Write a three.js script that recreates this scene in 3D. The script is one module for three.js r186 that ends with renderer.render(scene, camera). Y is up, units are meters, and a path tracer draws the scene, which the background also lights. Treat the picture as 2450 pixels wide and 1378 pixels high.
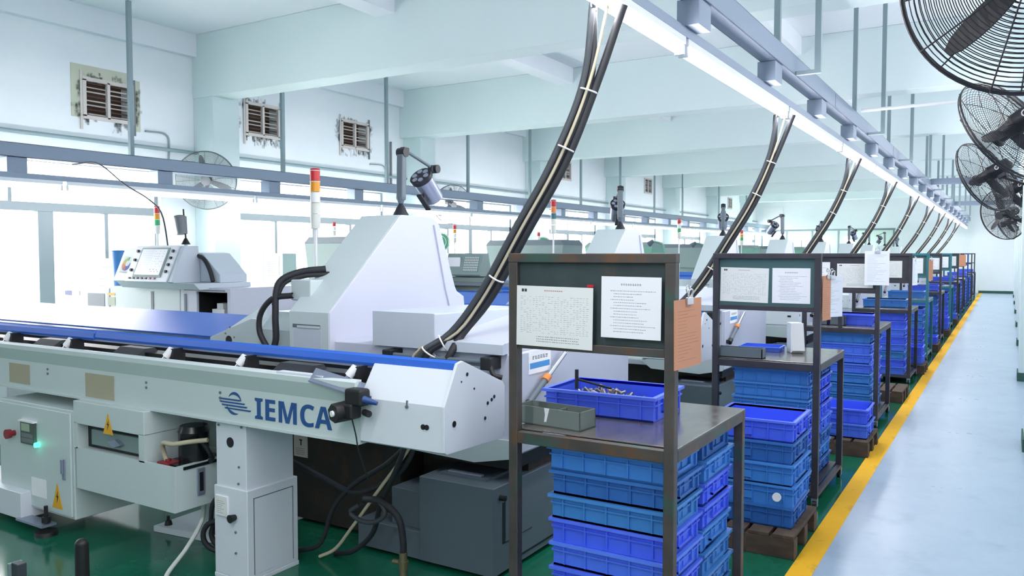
import * as THREE from 'three';
import { RoundedBoxGeometry } from 'three/addons/geometries/RoundedBoxGeometry.js';
import { mergeGeometries } from 'three/addons/utils/BufferGeometryUtils.js';
import { RectAreaLightUniformsLib } from 'three/addons/lights/RectAreaLightUniformsLib.js';
import { FontLoader } from 'three/addons/loaders/FontLoader.js';
import { TextGeometry } from 'three/addons/geometries/TextGeometry.js';

// ---------------------------------------------------------------- camera, sky, exposure
RectAreaLightUniformsLib.init();
const scene = new THREE.Scene();
const renderer = new THREE.WebGLRenderer({ antialias: true });
renderer.toneMapping = THREE.LinearToneMapping;
renderer.toneMappingExposure = 1.36;
renderer.shadowMap.enabled = true;
const camera = new THREE.PerspectiveCamera(39.2926, 2450 / 1378, 0.05, 120);
camera.position.set(0, 1.55, 0);
camera.rotation.order = 'YXZ';
camera.rotation.set(-THREE.MathUtils.degToRad(2.4625), THREE.MathUtils.degToRad(31.4828), 0);
scene.add(camera);
scene.background = new THREE.Color(1.0, 0.97, 0.98);      // bright overcast sky outside the windows
scene.backgroundIntensity = 11.5;
const LED_RADIANCE = 40, LED_COLOR = new THREE.Color(1.0, 0.945, 0.965);

// ---------------------------------------------------------------- helpers
let seed = 20240611;
const rnd = () => { seed = (seed * 1664525 + 1013904223) >>> 0; return seed / 4294967296; };
const rr = (a, b) => a + (b - a) * rnd();
const V = (x, y, z) => new THREE.Vector3(x, y, z);
const used = new Map();
function numbered(n) { const k = used.get(n) ?? 0; used.set(n, k + 1); return k ? n + '_' + String(k).padStart(3, '0') : n; }
function clean(g) {
  const q = g.index ? g.toNonIndexed() : g;
  for (const k of Object.keys(q.attributes)) if (!['position', 'normal', 'uv'].includes(k)) q.deleteAttribute(k);
  return q;
}
function metreUV(g) {                                        // box-projected texture coordinates in metres
  const p = g.attributes.position, n = g.attributes.normal, uv = new Float32Array(p.count * 2);
  for (let i = 0; i < p.count; i++) {
    const ax = Math.abs(n.getX(i)), ay = Math.abs(n.getY(i)), az = Math.abs(n.getZ(i));
    if (ay >= ax && ay >= az) { uv[2 * i] = p.getX(i); uv[2 * i + 1] = p.getZ(i); }
    else if (ax >= az) { uv[2 * i] = p.getZ(i); uv[2 * i + 1] = p.getY(i); }
    else { uv[2 * i] = p.getX(i); uv[2 * i + 1] = p.getY(i); }
  }
  g.setAttribute('uv', new THREE.BufferAttribute(uv, 2));
  return g;
}
function geo(list) { const a = (Array.isArray(list) ? list.flat(3) : [list]).map(clean); return metreUV(a.length > 1 ? mergeGeometries(a) : a[0]); }
function meshOf(name, g, m) { const o = new THREE.Mesh(g, m); o.name = name; o.castShadow = o.receiveShadow = true; return o; }
function part(name, list, m, parent, label) {
  const o = meshOf(name, list.isBufferGeometry && list.userData.ready ? list : geo(list), m);
  if (label) o.userData.label = label;
  parent.add(o); return o;
}
function ready(list) { const g = geo(list); g.userData.ready = true; return g; }
function thing(name, label, category, [x, y, z] = [0, 0, 0], turn = 0, group) {
  const o = new THREE.Group(); o.name = numbered(name); o.position.set(x, y, z); o.rotation.y = turn;
  o.userData = { label, category }; if (group) o.userData.group = group;
  scene.add(o); return o;
}
function single(name, label, category, list, m, group) {
  const o = meshOf(numbered(name), geo(list), m); o.userData = { label, category }; if (group) o.userData.group = group;
  scene.add(o); return o;
}
function copyOf(src, [x, y, z], turn, label, group) {
  const o = src.clone(); o.name = numbered(src.name.replace(/_\d{3}$/, '')); o.position.set(x, y, z); o.rotation.y = turn;
  o.userData = { ...src.userData, label }; if (group) o.userData.group = group;
  scene.add(o); return o;
}
function struct(name, label, list, m) {
  const o = meshOf(name, geo(list), m); o.userData = { kind: 'structure', label }; scene.add(o); return o;
}
function structGroup(name, label) { const o = new THREE.Group(); o.name = name; o.userData = { kind: 'structure', label }; scene.add(o); return o; }
function box(x0, x1, y0, y1, z0, z1, b = 0) {
  const w = Math.abs(x1 - x0), h = Math.abs(y1 - y0), d = Math.abs(z1 - z0);
  const g = b ? new RoundedBoxGeometry(w, h, d, 2, Math.min(b, w / 2.01, h / 2.01, d / 2.01)) : new THREE.BoxGeometry(w, h, d);
  return g.translate((x0 + x1) / 2, (y0 + y1) / 2, (z0 + z1) / 2);
}
function shapeOf(pts) { return new THREE.Shape(pts.map(([a, b]) => new THREE.Vector2(a, b))); }
function extr(sh, depth, bevel) {
  return new THREE.ExtrudeGeometry(sh, bevel ? { depth: depth - 2 * bevel, bevelEnabled: true, bevelSize: bevel, bevelThickness: bevel, bevelOffset: -bevel, bevelSegments: 2, steps: 1, curveSegments: 10 } : { depth, bevelEnabled: false, steps: 1, curveSegments: 10 }).translate(0, 0, bevel || 0);
}
const prismX = (zy, x0, x1, bevel = 0) => extr(shapeOf(zy.map(([z, y]) => [-z, y])), x1 - x0, bevel).rotateY(Math.PI / 2).translate(x0, 0, 0);
const prismY = (xz, y0, y1, bevel = 0) => extr(shapeOf(xz.map(([x, z]) => [x, -z])), y1 - y0, bevel).rotateX(-Math.PI / 2).translate(0, y0, 0);
const prismZ = (xy, z0, z1, bevel = 0) => extr(shapeOf(xy), z1 - z0, bevel).translate(0, 0, z0);
function cyl(a, b, r0, r1 = r0, seg = 16, open = false) {
  const p = V(...a), q = V(...b), d = q.clone().sub(p), g = new THREE.CylinderGeometry(r1, r0, d.length(), seg, 1, open);
  g.applyQuaternion(new THREE.Quaternion().setFromUnitVectors(V(0, 1, 0), d.normalize()));
  return g.translate((p.x + q.x) / 2, (p.y + q.y) / 2, (p.z + q.z) / 2);
}
const curve = (pts) => new THREE.CatmullRomCurve3(pts.map((p) => V(...p)), false, 'centripetal');
const tube = (pts, r, n = 24, k = 8) => new THREE.TubeGeometry(curve(pts), n, r, k);
const torus = (R, r, n = 24, k = 6, arc = Math.PI * 2) => new THREE.TorusGeometry(R, r, k, n, arc);
const lathe = (pts, n = 20) => new THREE.LatheGeometry(pts.map(([a, b]) => new THREE.Vector2(a, b)), n);
function plane(w, h) { return new THREE.PlaneGeometry(w, h); }

// ---------------------------------------------------------------- textures and materials
function hash(x, y, s) { let h = (x * 374761393 + y * 668265263 + s * 1442695041) | 0; h = Math.imul(h ^ (h >>> 13), 1274126177); return ((h ^ (h >>> 16)) >>> 0) / 4294967296; }
function vnoise(x, y, per, s) {
  const xi = Math.floor(x), yi = Math.floor(y), fx = x - xi, fy = y - yi, u = fx * fx * (3 - 2 * fx), v = fy * fy * (3 - 2 * fy);
  const m = (k) => ((k % per) + per) % per, a = hash(m(xi), m(yi), s), b = hash(m(xi + 1), m(yi), s), c = hash(m(xi), m(yi + 1), s), d = hash(m(xi + 1), m(yi + 1), s);
  return a + (b - a) * u + (c - a) * v + (a - b - c + d) * u * v;
}
function fbm(u, v, base, oct, s) { let t = 0, w = 0, a = 1, p = base; for (let i = 0; i < oct; i++) { t += a * vnoise(u * p, v * p, p, s + i); w += a; a *= 0.55; p *= 2; } return t / w; }
function tex(n, fn, metres, srgb = true) {
  const d = new Uint8Array(n * n * 4);
  for (let j = 0; j < n; j++) for (let i = 0; i < n; i++) { const c = fn(i / n, j / n, i, j), k = (j * n + i) * 4; d[k] = c[0]; d[k + 1] = c[1]; d[k + 2] = c[2]; d[k + 3] = 255; }
  const t = new THREE.DataTexture(d, n, n); t.wrapS = t.wrapT = THREE.RepeatWrapping; t.magFilter = THREE.LinearFilter; t.minFilter = THREE.LinearMipmapLinearFilter; t.generateMipmaps = true;
  if (srgb) t.colorSpace = THREE.SRGBColorSpace; t.repeat.set(1 / metres, 1 / metres); t.needsUpdate = true; return t;
}
const mixc = (a, b, t) => a.map((v, i) => v + (b[i] - v) * t);
const cl = (t) => Math.max(0, Math.min(1, t));
const hex = (h) => [(h >> 16) & 255, (h >> 8) & 255, h & 255];
const TX = {
  wall: tex(256, (u, v) => { const t = fbm(u, v, 4, 5, 3), s = fbm(u, v, 32, 2, 9); return mixc(hex(0xe6eef4), hex(0xeff5f8), cl(t * 0.9 + (s - 0.5) * 0.3)); }, 3.1),
  ceiling: tex(256, (u, v) => { const t = fbm(u, v, 4, 5, 13); return mixc(hex(0xe4ebf3), hex(0xebf1f6), t); }, 3.7),
  green: tex(512, (u, v) => { const t = fbm(u, v, 5, 6, 21), s = fbm(u, v, 60, 2, 27); return mixc(hex(0x0f5b45), hex(0x1c7156), cl(t * 1.1 - 0.05 + (s - 0.5) * 0.35)); }, 2.3),
  aisle: tex(512, (u, v) => { const t = fbm(u, v, 5, 6, 31), s = fbm(u, v, 70, 2, 37), d = fbm(u, v, 14, 4, 39); let c = mixc(hex(0x98b0c4), hex(0xaac0d1), cl(t + (s - 0.5) * 0.3)); if (d > 0.6) c = mixc(c, hex(0x8fa6b8), cl((d - 0.6) * 2.2)); return c; }, 2.1),
  aisleRough: tex(256, (u, v) => { const t = fbm(u, v, 6, 5, 41), s = fbm(u, v, 40, 2, 43); const k = 255 * cl(0.42 + 0.12 * t + 0.06 * s); return [k, k, k]; }, 1.9, false),
  yellow: tex(256, (u, v) => { const t = fbm(u, v, 8, 5, 51); let c = mixc(hex(0xeaae06), hex(0xf4bd14), t); if (t > 0.63) c = mixc(c, hex(0xc79a3a), cl((t - 0.63) * 6)); return c; }, 1.1),
  steel: tex(256, (u, v) => { const t = fbm(u, v, 6, 5, 61), r = fbm(u, v, 9, 5, 67), g = fbm(u, v, 5, 4, 71); let c = mixc(hex(0x46423f), hex(0x5e5956), t); if (r > 0.56) c = mixc(c, hex(0x6a4f3c), cl((r - 0.56) * 5)); if (g > 0.6) c = mixc(c, hex(0x3f5a52), cl((g - 0.6) * 5)); return c; }, 0.7),
  steelDark: tex(128, (u, v) => { const t = fbm(u, v, 6, 4, 81); return mixc(hex(0x34343c), hex(0x474850), t); }, 0.6),
  board: tex(256, (u, v) => { const t = fbm(u, v, 7, 5, 91), r = fbm(u, v, 4, 4, 95); let c = mixc(hex(0x2e3b3e), hex(0x3f4f50), t); if (r > 0.58) c = mixc(c, hex(0x4c4842), cl((r - 0.58) * 5)); return c; }, 0.5),
  top: tex(256, (u, v) => { const t = fbm(u, v, 6, 5, 101), s = fbm(u, v * 0.2, 40, 2, 103); return mixc(hex(0x74716e), hex(0x9c9894), cl(t * 0.8 + (s - 0.5) * 0.5)); }, 0.6),
  wood: tex(256, (u, v) => { const g = fbm(u * 0.25, v, 24, 4, 111), t = fbm(u, v, 5, 4, 115); return mixc(hex(0x3e332c), hex(0x685749), cl(g * 0.8 + t * 0.4 - 0.1)); }, 0.8),
  dirty: tex(256, (u, v) => { const t = fbm(u, v, 5, 5, 121), r = fbm(u, v, 10, 4, 127); let c = mixc(hex(0x23221f), hex(0x363430), t); if (r > 0.57) c = mixc(c, hex(0x3d3127), cl((r - 0.57) * 5)); return c; }, 0.8),
  rough: tex(128, (u, v) => { const k = 255 * cl(0.35 + 0.4 * fbm(u, v, 8, 4, 131)); return [k, k, k]; }, 0.5, false),
};
const std = (color, roughness = 0.6, metalness = 0, extra = {}) => new THREE.MeshStandardMaterial({ color, roughness, metalness, ...extra });
const M = {
  wall: std(0xffffff, 0.85, 0, { map: TX.wall }), ceiling: std(0xffffff, 0.9, 0, { map: TX.ceiling }),
  column: std(0xd3e4e6, 0.8), mint: std(0xd9e8ea, 0.85),
  green: std(0xffffff, 0.13, 0, { map: TX.green }), aisle: std(0xffffff, 0.6, 0, { map: TX.aisle, roughnessMap: TX.aisleRough }),
  yellow: std(0xffffff, 0.8, 0, { map: TX.yellow }), baseGreen: std(0x2c5a4e, 0.6),
  frame: std(0x8a979c, 0.5, 0.2), glass: new THREE.MeshPhysicalMaterial({ color: 0xffffff, roughness: 0.02, transmission: 1, thickness: 0, ior: 1.45 }),
  greenGlass: new THREE.MeshPhysicalMaterial({ color: 0xe6f2ec, roughness: 0.1, transmission: 0.8, thickness: 0 }),
  galv: std(0x8a98ab, 0.5, 0.3), pole: std(0x8da0a6, 0.5, 0.2),
  led: std(0xffffff, 0.5, 0, { emissive: new THREE.Color(1, 1, 1), emissiveIntensity: 3.2 }), cap: std(0xdfe4ea, 0.5),
  feeder: std(0xc4d3d3, 0.42), feederWhite: std(0xd6dee6, 0.4), lathe: std(0xc0c6d6, 0.42), latheGrey: std(0xbdc8d4, 0.42), latheGreen: std(0xc4d2d5, 0.42),
  lidBlue: std(0x2f68d0, 0.3), navy: std(0x1d4580, 0.5), logo: std(0x20508c, 0.5),
  tank: std(0x606e78, 0.5), tankDark: std(0x3b444b, 0.55), black: std(0x17191c, 0.5), blackGloss: std(0x101317, 0.25), rubber: std(0x22262c, 0.6), rubberGrey: std(0x3c4248, 0.55), paleCable: std(0xb9b39a, 0.6), whiteCable: std(0xd3dcd8, 0.5),
  beige: std(0xa9a58d, 0.6), beigePlate: std(0xc3c8b6, 0.75), steel: std(0xffffff, 0.5, 0.35, { map: TX.steel }), steelDark: std(0xffffff, 0.5, 0.3, { map: TX.steelDark }), teal: std(0x2f7480, 0.5, 0.1),
  board: std(0xffffff, 0.55, 0.1, { map: TX.board }), boardGreen: std(0x3c5f62, 0.55), top: std(0xffffff, 0.28, 0.55, { map: TX.top, roughnessMap: TX.rough }),
  wood: std(0xffffff, 0.85, 0, { map: TX.wood }), dirty: std(0xffffff, 0.7, 0, { map: TX.dirty }), chrome: std(0xc9ccd2, 0.2, 0.9), alu: std(0x9ba3b8, 0.35, 0.6), brass: std(0x8d8164, 0.4, 0.6),
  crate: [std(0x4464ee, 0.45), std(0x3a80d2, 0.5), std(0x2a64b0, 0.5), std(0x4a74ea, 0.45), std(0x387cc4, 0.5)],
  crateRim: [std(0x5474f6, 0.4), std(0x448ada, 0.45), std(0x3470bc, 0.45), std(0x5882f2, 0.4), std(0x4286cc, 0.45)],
  binGreen: std(0x6f7b78, 0.6), white: std(0xeef1f4, 0.5), paper: std(0xe6eaf0, 0.8), cardboard: std(0xd99f80, 0.75), cardboardPale: std(0xd0b0a0, 0.8), red: std(0xc8202c, 0.35), amber: std(0xe79a1c, 0.35), greenLens: std(0x2aa86a, 0.35), tealLens: std(0x2d6a78, 0.4), lensWhite: std(0xdfe3dc, 0.4),
  darkRed: std(0x8c2630, 0.4), screen: std(0x4b5650, 0.3), lcd: std(0x9db29a, 0.35), orange: std(0xe8863a, 0.4), cyan: std(0x6fb7c4, 0.4), blueTub: std(0x4b8bd0, 0.4), fanBlack: std(0x1b1e27, 0.45), fanGrey: std(0x767c80, 0.45, 0.3), rust: std(0x5a463c, 0.8), louver: std(0xcfc8c4, 0.6), greyGreen: std(0x7d9391, 0.5), machineGreen: std(0x6fa592, 0.5), greenDisc: std(0x5fae8a, 0.5), parts: std(0x9a948c, 0.35, 0.7),
  glow: std(0x35e0a0, 0.3, 0, { emissive: new THREE.Color(0.1, 0.9, 0.6), emissiveIntensity: 1.6 }), ground: std(0xd8d9d6, 0.9), warn: std(0xe0a92a, 0.5),
};
function canvasTex(w, h, draw) {
  const c = document.createElement('canvas'); c.width = w; c.height = h; const g = c.getContext('2d'); draw(g, w, h);
  const t = new THREE.CanvasTexture(c); t.colorSpace = THREE.SRGBColorSpace; return t;
}
function glyphs(g, x, y, s, n, col) {                       // small print: strokes the size of printed characters
  g.fillStyle = col;
  for (let k = 0; k < n; k++) { const X = x + k * s * 1.15; for (let j = 0; j < 3; j++) g.fillRect(X, y + s * (0.08 + 0.34 * j) + rnd() * s * 0.08, s * rr(0.6, 0.95), s * 0.13); g.fillRect(X + s * rr(0.1, 0.5), y, s * 0.13, s * 0.95); if (rnd() > 0.4) g.fillRect(X + s * rr(0.5, 0.8), y + s * 0.2, s * 0.12, s * 0.75); }
}
const formTex = canvasTex(512, 360, (g, w, h) => {
  g.fillStyle = '#e2e6e4'; g.fillRect(0, 0, w, h); g.fillStyle = '#3a3f46'; g.fillRect(34, 18, 16, 18); g.fillRect(54, 18, 16, 18);
  g.fillStyle = '#b06a66'; for (let k = 0; k < 9; k++) g.fillRect(190 + k * 14, 24, 10, 5); 
  for (let r = 0; r < 19; r++) for (let k = 0; k < 22; k++) { if (rnd() > 0.25) { g.fillStyle = `rgba(120,130,145,${rr(0.25, 0.6)})`; g.fillRect(28 + k * 21, 62 + r * 12, rr(6, 19), 3); } }
  for (let r = 0; r < 3; r++) for (let k = 0; k < 24; k++) { g.fillStyle = 'rgba(70,75,85,0.75)'; g.fillRect(140 + k * 12, 300 + r * 14, rr(4, 10), 4); }
});
const textTex = canvasTex(360, 360, (g, w, h) => {
  g.fillStyle = '#eceff4'; g.fillRect(0, 0, w, h); glyphs(g, 120, 40, 12, 9, 'rgba(90,95,110,0.8)');
  for (let r = 0; r < 15; r++) { let x = r % 3 ? 76 : 56; const end = rr(180, 330); while (x < end) { g.fillStyle = `rgba(110,116,132,${rr(0.4, 0.75)})`; const l = rr(5, 14); g.fillRect(x, 82 + r * 17, l, 4); x += l + 3; } }
});
const labelTex = canvasTex(420, 240, (g, w, h) => {
  g.fillStyle = '#f3f5f8'; g.fillRect(0, 0, w, h); glyphs(g, 66, 40, 44, 6, '#2f3848'); g.fillStyle = '#4a94d6'; g.fillRect(20, 118, w - 40, 66);
});
const printTex = canvasTex(240, 420, (g, w, h) => { g.fillStyle = '#c98f70'; g.fillRect(0, 0, w, h); for (let r = 0; r < 16; r++) { g.fillStyle = 'rgba(140,86,60,0.5)'; g.fillRect(26, 70 + r * 20, rr(60, 190), 3); } });
const sheetTex = canvasTex(240, 420, (g, w, h) => { g.fillStyle = '#e8edf6'; g.fillRect(0, 0, w, h); for (let r = 0; r < 20; r++) { g.fillStyle = 'rgba(120,130,160,0.5)'; g.fillRect(26, 50 + r * 17, rr(60, 190), 3); } });
const uiTex = canvasTex(320, 256, (g, w, h) => { g.fillStyle = '#e9edf2'; g.fillRect(0, 0, w, h); g.fillStyle = '#c2cbd6'; for (let r = 0; r < 10; r++) g.fillRect(14, 20 + r * 22, 130, 2); g.fillStyle = '#f6f7fa'; g.fillRect(165, 8, 148, 240); g.fillStyle = '#8f99aa'; for (let r = 0; r < 9; r++) for (let k = 0; k < 5; k++) if (rnd() > 0.3) g.fillRect(176 + k * 26, 20 + r * 25, 14, 3); g.fillStyle = '#4b5568'; for (let k = 0; k < 6; k++) g.fillRect(180 + k * 20, 200 + (k % 2) * 18, 10, 8); });
const keysTex = canvasTex(320, 256, (g, w, h) => { g.fillStyle = '#7e8f8c'; g.fillRect(0, 0, w, h); g.fillStyle = '#c6d0cf'; for (let r = 0; r < 6; r++) for (let k = 0; k < 9; k++) g.fillRect(14 + k * 34, 14 + r * 40, 22, 22); });
const smallTex = canvasTex(128, 128, (g, w, h) => { g.fillStyle = '#dfe3e2'; g.fillRect(0, 0, w, h); g.fillStyle = '#aeb4b4'; for (let r = 0; r < 7; r++) g.fillRect(14, 30 + r * 13, rr(40, 96), 4); });
const warnTex = canvasTex(128, 200, (g, w, h) => { g.fillStyle = '#c8c2b8'; g.fillRect(0, 0, w, h); g.fillStyle = '#b63a32'; g.fillRect(12, 10, 104, 34); g.fillStyle = '#3b3b3b'; g.fillRect(52, 70, 28, 12); g.fillRect(62, 82, 12, 34); g.fillStyle = '#8b877e'; for (let r = 0; r < 4; r++) g.fillRect(18, 136 + r * 14, 86, 4); });
const chartTex = canvasTex(256, 256, (g, w, h) => { g.fillStyle = '#d5e0e2'; g.fillRect(0, 0, w, h); const cs = ['#2e8f5c', '#4f9fb0', '#3f6fb4', '#5a5fa6', '#b06a72', '#c98f6a', '#cfae5c', '#a9c07a']; cs.forEach((c, k) => { g.fillStyle = c; g.beginPath(); g.moveTo(128, 128); g.arc(128, 128, 108, -Math.PI / 2 + k * Math.PI / 4, -Math.PI / 2 + (k + 1) * Math.PI / 4); g.closePath(); g.fill(); }); g.fillStyle = '#d5e0e2'; g.beginPath(); g.arc(140, 118, 46, 0, 7); g.fill(); g.fillRect(150, 30, 90, 80); });
const printed = (t, r = 0.75) => new THREE.MeshStandardMaterial({ map: t, roughness: r });
const MP = { form: printed(formTex), text: printed(textTex), label: printed(labelTex), print: printed(printTex), sheet: printed(sheetTex), ui: printed(uiTex, 0.3), keys: printed(keysTex), small: printed(smallTex), warn: printed(warnTex), chart: printed(chartTex) };
function card(name, w, h, m, parent, t = 0.0015) {           // a sheet with thickness, print on its faces; faces local +z
  const g = new THREE.BoxGeometry(w, h, t); const o = meshOf(name, g, m); parent.add(o); return o;
}
const ORD = ['nearest', 'second', 'third', 'fourth', 'fifth', 'sixth', 'seventh', 'eighth', 'ninth', 'tenth', 'eleventh', 'twelfth', 'thirteenth', 'fourteenth', 'fifteenth', 'sixteenth', 'seventeenth'];

// ---------------------------------------------------------------- the hall
const XL = -9.5, XR = 0.62, ZF = 4, ZB = -36.3, HC = 4.5;
struct('floor', 'glossy dark green epoxy floor under the machines', box(XL, -0.86, -0.2, 0, ZB, ZF), M.green);
struct('floor_walkway', 'pale blue grey painted walkway floor', box(-0.86, XR, -0.2, 0, ZB, ZF), M.aisle);
struct('trim_1', 'yellow painted line along the walkway', box(-0.875, -0.765, -0.01, 0.0012, ZB + 0.1, ZF), M.yellow);
struct('ceiling', 'pale blue white ceiling slab', box(XL - 0.3, XR + 0.3, HC, HC + 0.2, ZB - 0.2, ZF + 0.2), M.ceiling);
struct('wall_right', 'white wall along the walkway behind the fans', box(XR, XR + 0.2, 0, HC, ZB, ZF), M.wall);
struct('wall_rear', 'white wall behind the camera', box(XL - 0.3, XR + 0.2, 0, HC, ZF, ZF + 0.2), M.wall);
struct('wall_back', 'pale end wall of the hall', box(XL - 0.3, XR + 0.2, 0, HC, ZB - 0.2, ZB), M.wall);
struct('baseboard_back', 'dark green skirting on the end wall', box(-0.9, XR, 0, 0.1, ZB, ZB + 0.02), M.baseGreen);
struct('ground', 'pale paved ground outside the windows', box(XL - 40, XL - 0.3, -0.4, -0.2, ZB - 20, ZF + 20), M.ground);
// pilasters on the right
[[-7.4, 0.15], [-11.5, 0.155], [-15.9, 0.19], [-20.0, 0.21], [-24.4, 0.22], [-28.8, 0.23], [-33.2, 0.24], [-3.0, 0.3]].forEach(([z, x], i) => {
  const g = structGroup('wall_pilaster' + (i ? '_' + String(i).padStart(3, '0') : ''), 'white pilaster on the walkway side');
  part('shaft', box(x, XR, 0.1, HC, z - 0.45, z, 0.008), M.column, g); part('plinth', box(x - 0.012, XR, 0, 0.1, z - 0.46, z + 0.01), M.baseGreen, g);
});
// ceiling beams across the hall, secondary beams along it
const BEAMS = [1.2, -3.2, -7.35, -11.75, -16.15, -20.55, -24.95, -29.35, -33.75];
BEAMS.forEach((z, i) => struct('ceiling_beam' + (i ? '_' + String(i).padStart(3, '0') : ''), 'wide concrete beam across the ceiling', box(XL, XR, 3.65, HC, z - 0.17, z + 0.17, 0.01), M.mint));
[[-6.23, -5.95], [-2.75, -2.45]].forEach(([a, b], i) => struct('ceiling_joist' + (i ? '_001' : ''), 'shallow beam running along the ceiling', box(a, b, 4.26, HC, ZB, ZF), M.ceiling));
// left wall: windows between columns, vents above
const TOPW = 2.66, TRAN = 2.04, wl = structGroup('wall_left', 'pale window wall with grimy vents');
const COLS = [-2.35, -7.25, -11.75, -16.15, -20.55, -24.95, -29.35, -33.75];     // column centres
const VENTS = [[-5.96, 3.42, 0.60, 0.44, 0], [-8.39, 3.52, 0.60, 0.44, 1], [-10.38, 3.55, 0.62, 0.42, 2], [-18.06, 3.62, 0.55, 0.42, 3], [-23.55, 3.62, 0.55, 0.42, 4], [-32.2, 3.55, 0.5, 0.4, 5]];
{
  const zs = [ZF]; const vs = [...VENTS].sort((a, b) => b[0] - a[0]); const gs = [];
  let z = ZF;
  for (const [vz, vy, w, h] of vs) { gs.push(box(XL - 0.25, XL, TOPW, HC, vz + w / 2, z)); gs.push(box(XL - 0.25, XL, TOPW, vy - h / 2, vz - w / 2, vz + w / 2), box(XL - 0.25, XL, vy + h / 2, HC, vz - w / 2, vz + w / 2)); z = vz - w / 2; }
  gs.push(box(XL - 0.25, XL, TOPW, HC, ZB, z));
  part('lintel', gs, M.wall, wl);
  part('pier', box(XL - 0.25, XL, 0, TOPW, COLS[0] + 0.58, ZF), M.wall, wl);
  COLS.forEach((c) => { part('pier', box(XL - 0.25, XL, 0, TOPW, c - 0.62, c + 0.58), M.wall, wl); part('column', box(XL, XL + 0.4, 0, HC, c - 0.38, c + 0.055, 0.01), M.column, wl); });
  part('edge_beam', box(XL, XL + 0.1, 4.2, HC, ZB, ZF), M.ceiling, wl);
}
for (let k = 0; k < COLS.length; k++) {
  const z1 = COLS[k] - 0.62, z0 = k + 1 < COLS.length ? COLS[k + 1] + 0.58 : ZB, w = structGroup('window_' + (k + 1), 'tall aluminium window glowing with daylight'), x = XL - 0.12, sill = k < 2 ? 0.02 : 0.85;
  if (k >= 2) part('sill_wall', box(XL - 0.25, XL, 0, sill, z0, z1), M.wall, w);
  part('transom', box(x - 0.05, x + 0.05, TRAN, TRAN + 0.1, z0, z1), M.frame, w);
  part('head_rail', box(x - 0.04, x + 0.04, TOPW - 0.05, TOPW, z0, z1), M.frame, w);
  part('sill_rail', box(x - 0.05, x + 0.05, sill, sill + 0.06, z0, z1), M.frame, w);
  part('jamb', box(x - 0.05, x + 0.05, sill, TOPW, z1 - 0.05, z1), M.frame, w); part('jamb', box(x - 0.05, x + 0.05, sill, TOPW, z0, z0 + 0.05), M.frame, w);
  const mull = k === 0 ? [[-5.21, 0.09], [-5.955, 0.025], [-4.1, 0.025], [-3.3, 0.05]] : [0.25, 0.5, 0.75].map((t, j) => [z0 + (z1 - z0) * t, j === 1 ? 0.06 : 0.025]);
  for (const [m, h] of mull) part('mullion', box(x - 0.05, x + 0.05, sill, TRAN, m - h, m + h, 0.006), M.frame, w);
  const cuts = [z0, ...mull.map((m) => m[0]).sort((a, b) => a - b), z1];
  for (let j = 0; j + 1 < cuts.length; j++) part('pane', box(x - 0.003, x + 0.003, sill + 0.06, TRAN, cuts[j] + 0.01, cuts[j + 1] - 0.01), M.glass, w);
  const mid = (z0 + z1) / 2; part('upper_mullion', box(x - 0.04, x + 0.04, TRAN + 0.1, TOPW - 0.05, mid - 0.02, mid + 0.02), M.frame, w);
  part('upper_pane', box(x - 0.003, x + 0.003, TRAN + 0.1, TOPW - 0.05, z0 + 0.05, mid), M.glass, w); part('upper_pane', box(x - 0.003, x + 0.003, TRAN + 0.1, TOPW - 0.05, mid, z1 - 0.05), M.glass, w);
}
struct('trim_2', 'pale rectangular panel high on the end wall', [box(-9.2, -8.35, 2.35, 3.55, ZB, ZB + 0.03)], M.white);
// soot stains: matter on the wall around each vent, irregular outline
function sootTex(w, h, s) {
  const c = document.createElement('canvas'); c.width = 256; c.height = 256; const g = c.getContext('2d');
  g.clearRect(0, 0, 256, 256);
  const hx = 128 * w, hy = 128 * h;
  for (let k = 0; k < 1500; k++) {
    const side = Math.floor(rnd() * 4), t = rr(-1, 1); let x = 128, y = 128; const o = Math.abs((rnd() + rnd() + rnd() - 1.5)) * 26;
    if (side < 2) { x = 128 + (side ? 1 : -1) * (hx + o); y = 128 + t * hy * 1.05; } else { y = 128 + (side === 2 ? 1 : -1) * (hy + o * (side === 2 ? 1 : 0.7)); x = 128 + t * hx * 1.05; }
    if (fbm(x / 256, y / 256, 10, 3, s) < 0.5) continue;
    g.fillStyle = `rgba(52,58,60,${rr(0.06, 0.3)})`; const q = rr(1, 6.5); g.fillRect(x - q / 2, y - q / 2, q, q * rr(1, 2.4));
  }
  for (let k = 0; k < 5; k++) { g.fillStyle = 'rgba(60,64,66,0.55)'; const x = 128 + (k % 2 ? 1 : -1) * hx * rr(0.9, 1.1); g.fillRect(x, 128 + hy * rr(0.6, 1.0), rr(4, 9), rr(14, 40)); }
  for (let k = 0; k < 4; k++) { g.fillStyle = 'rgba(90,98,100,0.35)'; g.fillRect(128 + rr(-1, 1) * hx, 128 + hy * 1.05, rr(2, 5), rr(10, 40)); }
  const t = new THREE.CanvasTexture(c); t.colorSpace = THREE.SRGBColorSpace; return t;
}
const ventNames = ['left most vent with dirty louvres and pale green backing plate', 'dirty louvred vent half hidden behind the ceiling beam', 'dirty louvred vent above the black work lamp', 'small vent seen past the thick cable bundle', 'far vent above the second work lamp', 'farthest tiny vent high on the window wall'];
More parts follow.
